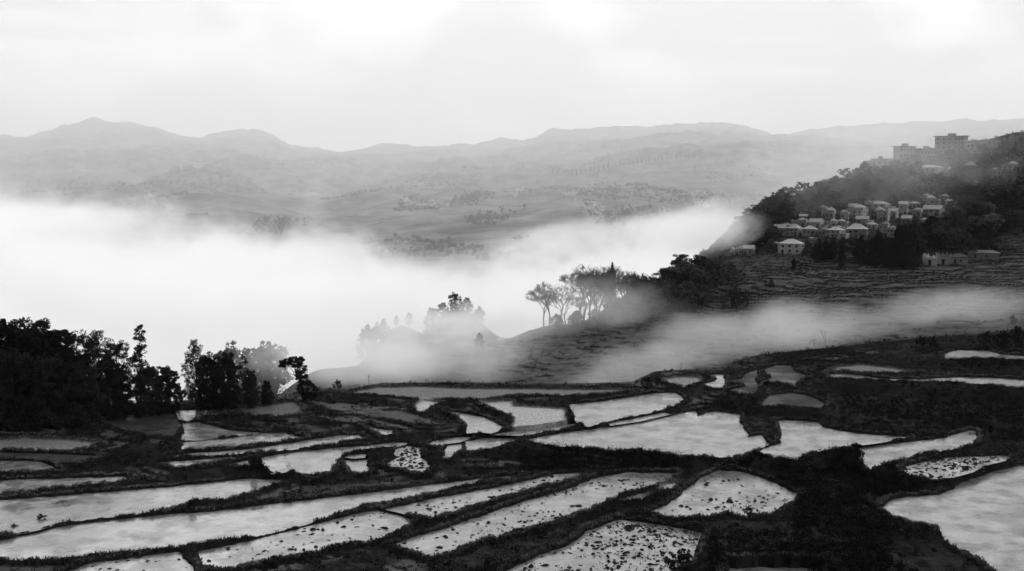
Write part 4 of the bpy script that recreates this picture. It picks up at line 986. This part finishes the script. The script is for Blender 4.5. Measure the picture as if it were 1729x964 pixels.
# ruins
for i, (px, py, wpx, hpx, label) in enumerate(RUINS):
    g = hit(px, py, 300); m = g[1] / F; w_, h_ = wpx * m * .9, hpx * m; d_ = w_ * .6 if i < 3 else 4.0; rng = random.Random(i + 90)
    root = empty('ruin' if i < 2 else 'shed', (g[0], g[1] + d_ / 2, g[2] - .1), R(-22))
    wm = M['wallw'] if i == 0 else M['wall']
    def ragged(bm, x0, y0, x1, y1, hh, n=9, th=.3, rag=.35):
        L = math.hypot(x1 - x0, y1 - y0); ux, uy = (x1 - x0) / L, (y1 - y0) / L; nx, ny = -uy * th / 2, ux * th / 2; prev = None
        for k in range(n + 1):
            t = k / n; z = hh * (1 - rag * rng.random()); x, y = x0 + (x1 - x0) * t, y0 + (y1 - y0) * t
            cur = [bm.verts.new((x + nx, y + ny, -1)), bm.verts.new((x - nx, y - ny, -1)), bm.verts.new((x - nx, y - ny, z)), bm.verts.new((x + nx, y + ny, z))]
            if prev:
                for a in range(4): bm.faces.new((prev[a], prev[(a + 1) % 4], cur[(a + 1) % 4], cur[a]))
            else: bm.faces.new(cur)
            prev = cur
        bm.faces.new(prev)
    if i < 2:
        X, Yd = w_ / 2, d_ / 2
        for (a, b2, c2, d2, hh) in ((-X, -Yd, X, -Yd, h_ * .8), (-X, Yd, X, Yd, h_), (X + .16, -Yd + .2, X + .16, Yd - .2, h_ * .9), (-X - .16, -Yd + .2, -X - .16, Yd - .2, h_ * .95)):
            b = bmesh.new(); ragged(b, a, b2, c2, d2, hh); bm_obj('wall', b, wm, root)
        b = bmesh.new(); box_bm(b, -.5, .5, -Yd - .2, -Yd - .155, -.3, h_ * .45); bm_obj('doorway', b, M['pane'], root)
    else:
        b = bmesh.new(); box_bm(b, -w_/2, w_/2, -d_/2, d_/2, -2, h_ * .7); bm_obj('wall', b, wm, root)
        b = bmesh.new(); hip_roof(b, w_, d_, h_ * .7 + .02, h_ * .3, .3, rng); bm_obj('roof', b, M['wood' if i == 2 else 'roofslab'], root)
        window(root, w_ * .1, -d_/2, h_ * .35, .5, .6, 'f'); b = bmesh.new(); box_bm(b, -w_ * .3, -w_ * .3 + .8, -d_/2 - .05, -d_/2 + .02, -.2, h_ * .5); bm_obj('door', b, M['wood'], root)
    tag(root, label, 'ruin' if i < 2 else 'shed')
# hamlets across the valley: each house a few pixels
def tiny_house():
    root = empty('house'); b = bmesh.new(); box_bm(b, -6, 6, -4, 4, -4, 6); bm_obj('wall', b, M['wallw'], root)
    b = bmesh.new(); hip_roof(b, 12, 8, 6.02, 3.2, .8, random.Random(2)); bm_obj('roof', b, M['thatch'], root)
    for x in (-3.5, 0, 3.5): window(root, x, -4, 3.2, 1.2, 1.6, 'f', .1, 2)
    for y in (-1.8, 1.8): window(root, 6, y, 3.2, 1.2, 1.6, 'r', .1, 2)
    b = bmesh.new(); box_bm(b, -.7, .7, -4.06, -3.98, 0, 2.2); bm_obj('door', b, M['wood'], root)
    return root
TH = tiny_house(); used = False
HAM = [(675,770,336,352,24,'tiny pale house in the hamlet left of the dark oblong wood across the valley','houses of the left hamlet'),
       (862,885,318,334,9,'tiny pale house in the small cluster right of the dark oblong wood','houses of the small cluster'),
       (940,970,328,338,6,'tiny pale house in the short row up the slope across the valley','houses of the short row'),
       (980,1022,346,366,15,'tiny white house in the bright hamlet in the centre of the far slope','houses of the bright hamlet'),
       (1158,1196,326,350,15,'tiny white house in the hamlet on the far slope near the village hill','houses of the right hamlet'),
       (245,262,330,336,2,'isolated white dot-like house on the far left slope','isolated far houses')]
for x0, x1, y0, y1, n, l, gn in HAM:
    for _ in range(n):
        px, py = rr.uniform(x0, x1), rr.uniform(y0, y1); g = hit(px, py, 1200)
        if g is None: continue
        o = copy_tree(TH) if used else TH; used = True
        o.location = (g[0], g[1], g[2]); s = rr.uniform(.5, 1.0); o.scale = (s, s, s); o.rotation_euler = (0, 0, R(rr.uniform(-70, 10)))
        tag(o, l, 'house', gn)
# pines on the far ridge
proto('pine', lambda: conifer('pine', 16, 3.2, 'leaf', 81, 10, 6, .9), 16)
for k in range(30):
    px = 960 + k * 7.2 + rr.uniform(-2, 2); py = np.interp(px, [950, 1050, 1150, 1200], [296, 276, 262, 262]); g = hit(px, py + 4, 2500)
    if g: 
        PY_ = zat(py - rr.uniform(3, 8), g[1]); 
        place('pine', 'pine', px, py - rr.uniform(3, 8), py + 4, 'tiny pointed pine in the row along the middle ridge', 'pine', 'pines along the middle ridge', Y=g[1])
# dark woods across the valley, each one mass
def far_wood(name, x0, x1, y0, y1, n, label, hgt):
    C, Rr = [], []
    for _ in range(n):
        a = rr.gauss(0, .30); b = rr.gauss(0, .26)
        g = hit((x0 + x1) / 2 + a * (x1 - x0), (y0 + y1) / 2 + b * (y1 - y0) - a * 8, 600)
        if g is None: continue
        hh = hgt * rr.uniform(.5, 1.1)
        for q in range(3): C.append((g[0] + rr.uniform(-3, 3), g[1] + rr.uniform(-3, 3), g[2] + hh * (.2 + .3 * q))); Rr.append(hh * (.42 - .12 * q))
    if not C: return
    V, Fc = leaves(np.array(C), 16, hgt * .13, np.array(Rr)); tag(mesh_np(name, V, Fc, M['leaf']), label, 'woodland', kind='stuff')
far_wood('woodland', 768, 820, 328, 346, 110, 'dark oblong wood on the far slope beside the left hamlet', 11)
far_wood('woodland', 790, 850, 360, 380, 70, 'dark patch of wood low on the far slope below the oblong one', 10)
far_wood('woodland', 1025, 1110, 358, 378, 120, 'long dark wood below the right hamlet across the valley', 11)
far_wood('woodland', 1042, 1115, 388, 414, 120, 'dark wooded spur standing out of the bright mist', 12)
far_wood('woodland', 430, 505, 372, 395, 90, 'dark sloping wood on the left far slope above the fog', 11)

fy = np.exp(rs.uniform(math.log(1250), math.log(5200), 26000)).astype(np.float32); fa = rs.uniform(-.55, .5, 26000); fX = (fa * fy).astype(np.float32)
fm = (fbm(fX / 200, fy / 420, 4, 61) > .02); fX, fy = fX[fm], fy[fm]; fz = H(fX, fy)
fh = np.clip(fy / 2600, .6, 1.6) * rs.uniform(5, 10, len(fy)); V_, F_ = leaves(np.stack([fX, fy, fz + fh * .45], 1), 12, 2.2, fh * .62)
tag(mesh_np('woodland', V_, F_, M['leaf']), 'scattered woods mottling the misty slopes across the valley', 'woodland', kind='stuff')
# ------------------------------------------------------------------ air: haze, valley mist, fog
def vol_mat(name, build, aniso=.35, colour=.999):
    m = bpy.data.materials.new(name); m.use_nodes = True; t = m.node_tree; t.nodes.clear()
    o = t.nodes.new('ShaderNodeOutputMaterial'); p = t.nodes.new('ShaderNodeVolumePrincipled')
    p.inputs['Color'].default_value = (colour, colour, colour, 1); p.inputs['Anisotropy'].default_value = aniso
    d = build(t)
    if isinstance(d, (int, float)): p.inputs['Density'].default_value = d
    else: t.links.new(d, p.inputs['Density'])
    t.links.new(p.outputs[0], o.inputs['Volume']); return m
def vbox(name, lo, hi, mat, label):
    b = bmesh.new(); box_bm(b, lo[0], hi[0], lo[1], hi[1], lo[2], hi[2]); o = bm_obj(name, b, mat, None); tag(o, label, 'haze' if name == 'haze' else 'mist', kind='stuff'); return o
vbox('haze', (-11500, -11500, -262), (11500, 11500, 640), vol_mat('thin_air', lambda t: .00002, 0.2), 'thin even haze filling the air')
vbox('mist', (-6200, 760, -261), (6200, 8700, 560), vol_mat('valley_air', lambda t: .00022, 0.3), 'pale mist veiling the hills across the valley')
def fogsea(t):
    tc = t.nodes.new('ShaderNodeTexCoord'); P = tc.outputs['Object']; s = t.nodes.new('ShaderNodeSeparateXYZ'); t.links.new(P, s.inputs[0])
    x, y, z = s.outputs
    top = math_n(t, 'ADD', -34, math_n(t, 'MULTIPLY', math_n(t, 'ABSOLUTE', math_n(t, 'ADD', x, 60)), .150))
    top = math_n(t, 'ADD', top, smooth(t, y, 300, 560, -6, 0))
    n = noise_n(t, P, .0055, 2, .5, .3); nn = noise_n(t, P, .016, 5, .62, .9)
    top = math_n(t, 'ADD', top, math_n(t, 'MULTIPLY', math_n(t, 'SUBTRACT', n, .5), 70))
    n5 = noise_n(t, P, .05, 3, .6, .5)
    top = math_n(t, 'ADD', top, math_n(t, 'ADD', math_n(t, 'MULTIPLY', math_n(t, 'SUBTRACT', nn, .5), 125), math_n(t, 'MULTIPLY', math_n(t, 'SUBTRACT', n5, .5), 34)))
    d = smooth(t, math_n(t, 'SUBTRACT', top, z), -24, 34); d = math_n(t, 'MULTIPLY', d, d)
    d = math_n(t, 'MULTIPLY', d, smooth(t, y, 236, 330))
    rim = math_n(t, 'MULTIPLY', smooth(t, y, 1150, 1000), smooth(t, math_n(t, 'ABSOLUTE', x), 560, 430))
    # thin over the terraces right of centre, thick in the open valley on the left
    th = smooth(t, math_n(t, 'SUBTRACT', math_n(t, 'MULTIPLY', x, 1), math_n(t, 'MULTIPLY', math_n(t, 'SUBTRACT', y, 300), .55)), -55, 5, 1.0, .12)
    return math_n(t, 'MULTIPLY', math_n(t, 'MULTIPLY', math_n(t, 'MULTIPLY', d, rim), th), .035)
vbox('fog_bank', (-570, 236, -140), (570, 1160, 62), vol_mat('thick_fog', fogsea, .6, .999), 'thick white fog bank filling the valley')
def wisp(px, py, Y, hw, hh, dep, dens, rot, label, seed):
    c = W(px, py, Y=Y); m = Y / F
    def bld(t):
        tc = t.nodes.new('ShaderNodeTexCoord'); P = tc.outputs['Object']
        L = t.nodes.new('ShaderNodeVectorMath'); L.operation = 'LENGTH'; t.links.new(P, L.inputs[0])
        mp = t.nodes.new('ShaderNodeMapping'); t.links.new(P, mp.inputs[0]); mp.inputs['Location'].default_value = (seed * 3.1, seed, 0)
        mp.inputs['Scale'].default_value = (hw * m / 22, dep / 22, hh * m / 12)
        n = noise_n(t, mp.outputs[0], 1.0, 4, .6, .5)
        r = math_n(t, 'ADD', L.outputs['Value'], math_n(t, 'MULTIPLY', math_n(t, 'SUBTRACT', .5, n), 1.9))
        return math_n(t, 'MULTIPLY', math_n(t, 'MULTIPLY', smooth(t, r, .95, .15), smooth(t, L.outputs['Value'], .99, .8)), dens)
    b = bmesh.new(); bmesh.ops.create_icosphere(b, subdivisions=3, radius=1.0)
    o = bm_obj('mist', b, vol_mat('drifting_mist', bld, .5, .995), None)
    o.location = c; o.scale = (hw * m, dep, hh * m); o.rotation_euler = (0, R(rot), 0); tag(o, label, 'mist', kind='stuff')
wisp(1290, 556, 325, 330, 58, 34, .024, -7, 'band of mist drifting over the terraces below the village', 1)
wisp(1085, 622, 292, 210, 42, 24, .026, -6, 'mist caught behind the dark corner bush', 2)
wisp(1640, 520, 350, 210, 40, 30, .022, -3, 'thin mist over the right hand terraces', 3)
wisp(730, 600, 310, 260, 60, 34, .028, -4, 'grey mist lying on the lower terraces in the middle', 4)
wisp(1020, 512, 335, 170, 62, 24, .017, 0, 'mist drifting through the bare copse', 5)
wisp(600, 580, 310, 260, 80, 34, .036, 0, 'grey mist behind the hooked tree', 6)
wisp(1205, 384, 428, 105, 58, 28, .048, -18, 'plume of mist climbing the left shoulder of the hill', 7)
wisp(262, 372, 620, 75, 60, 50, .012, 8, 'small plume rising from the fog bank on the left', 8)
wisp(120, 375, 560, 170, 50, 60, .03, 3, 'billow on top of the fog bank at far left', 9)
wisp(530, 350, 900, 34, 90, 40, .004, 10, 'faint upright streak of mist before the far hills', 10)
wisp(590, 430, 620, 90, 60, 50, .02, 20, 'torn edge of the fog bank left of centre', 11)
wisp(930, 410, 650, 170, 42, 60, .022, -12, 'billow of fog rising towards the village hill', 12)
wisp(1100, 385, 650, 130, 38, 60, .022, -14, 'fog curling behind the copse', 13)
wisp(1450, 285, 520, 320, 120, 110, .0042, -12, 'faint veil of mist over the wooded hill', 14)
wisp(780, 545, 400, 200, 44, 30, .06, 0, 'mist at the foot of the wooded knoll', 15)
wisp(640, 490, 470, 160, 45, 40, .020, -8, 'ragged mist left of the wooded knoll', 16)
wisp(880, 560, 372, 150, 42, 26, .022, -6, 'soft edge of fog spilling over the brow of the middle terraces', 17)
wisp(600, 612, 285, 210, 50, 22, .030, 0, 'mist spilling over the terrace edge right of the hooked tree', 18)
wisp(1170, 400, 470, 120, 50, 34, .030, -12, 'mist rising between the copse and the village hill', 19)
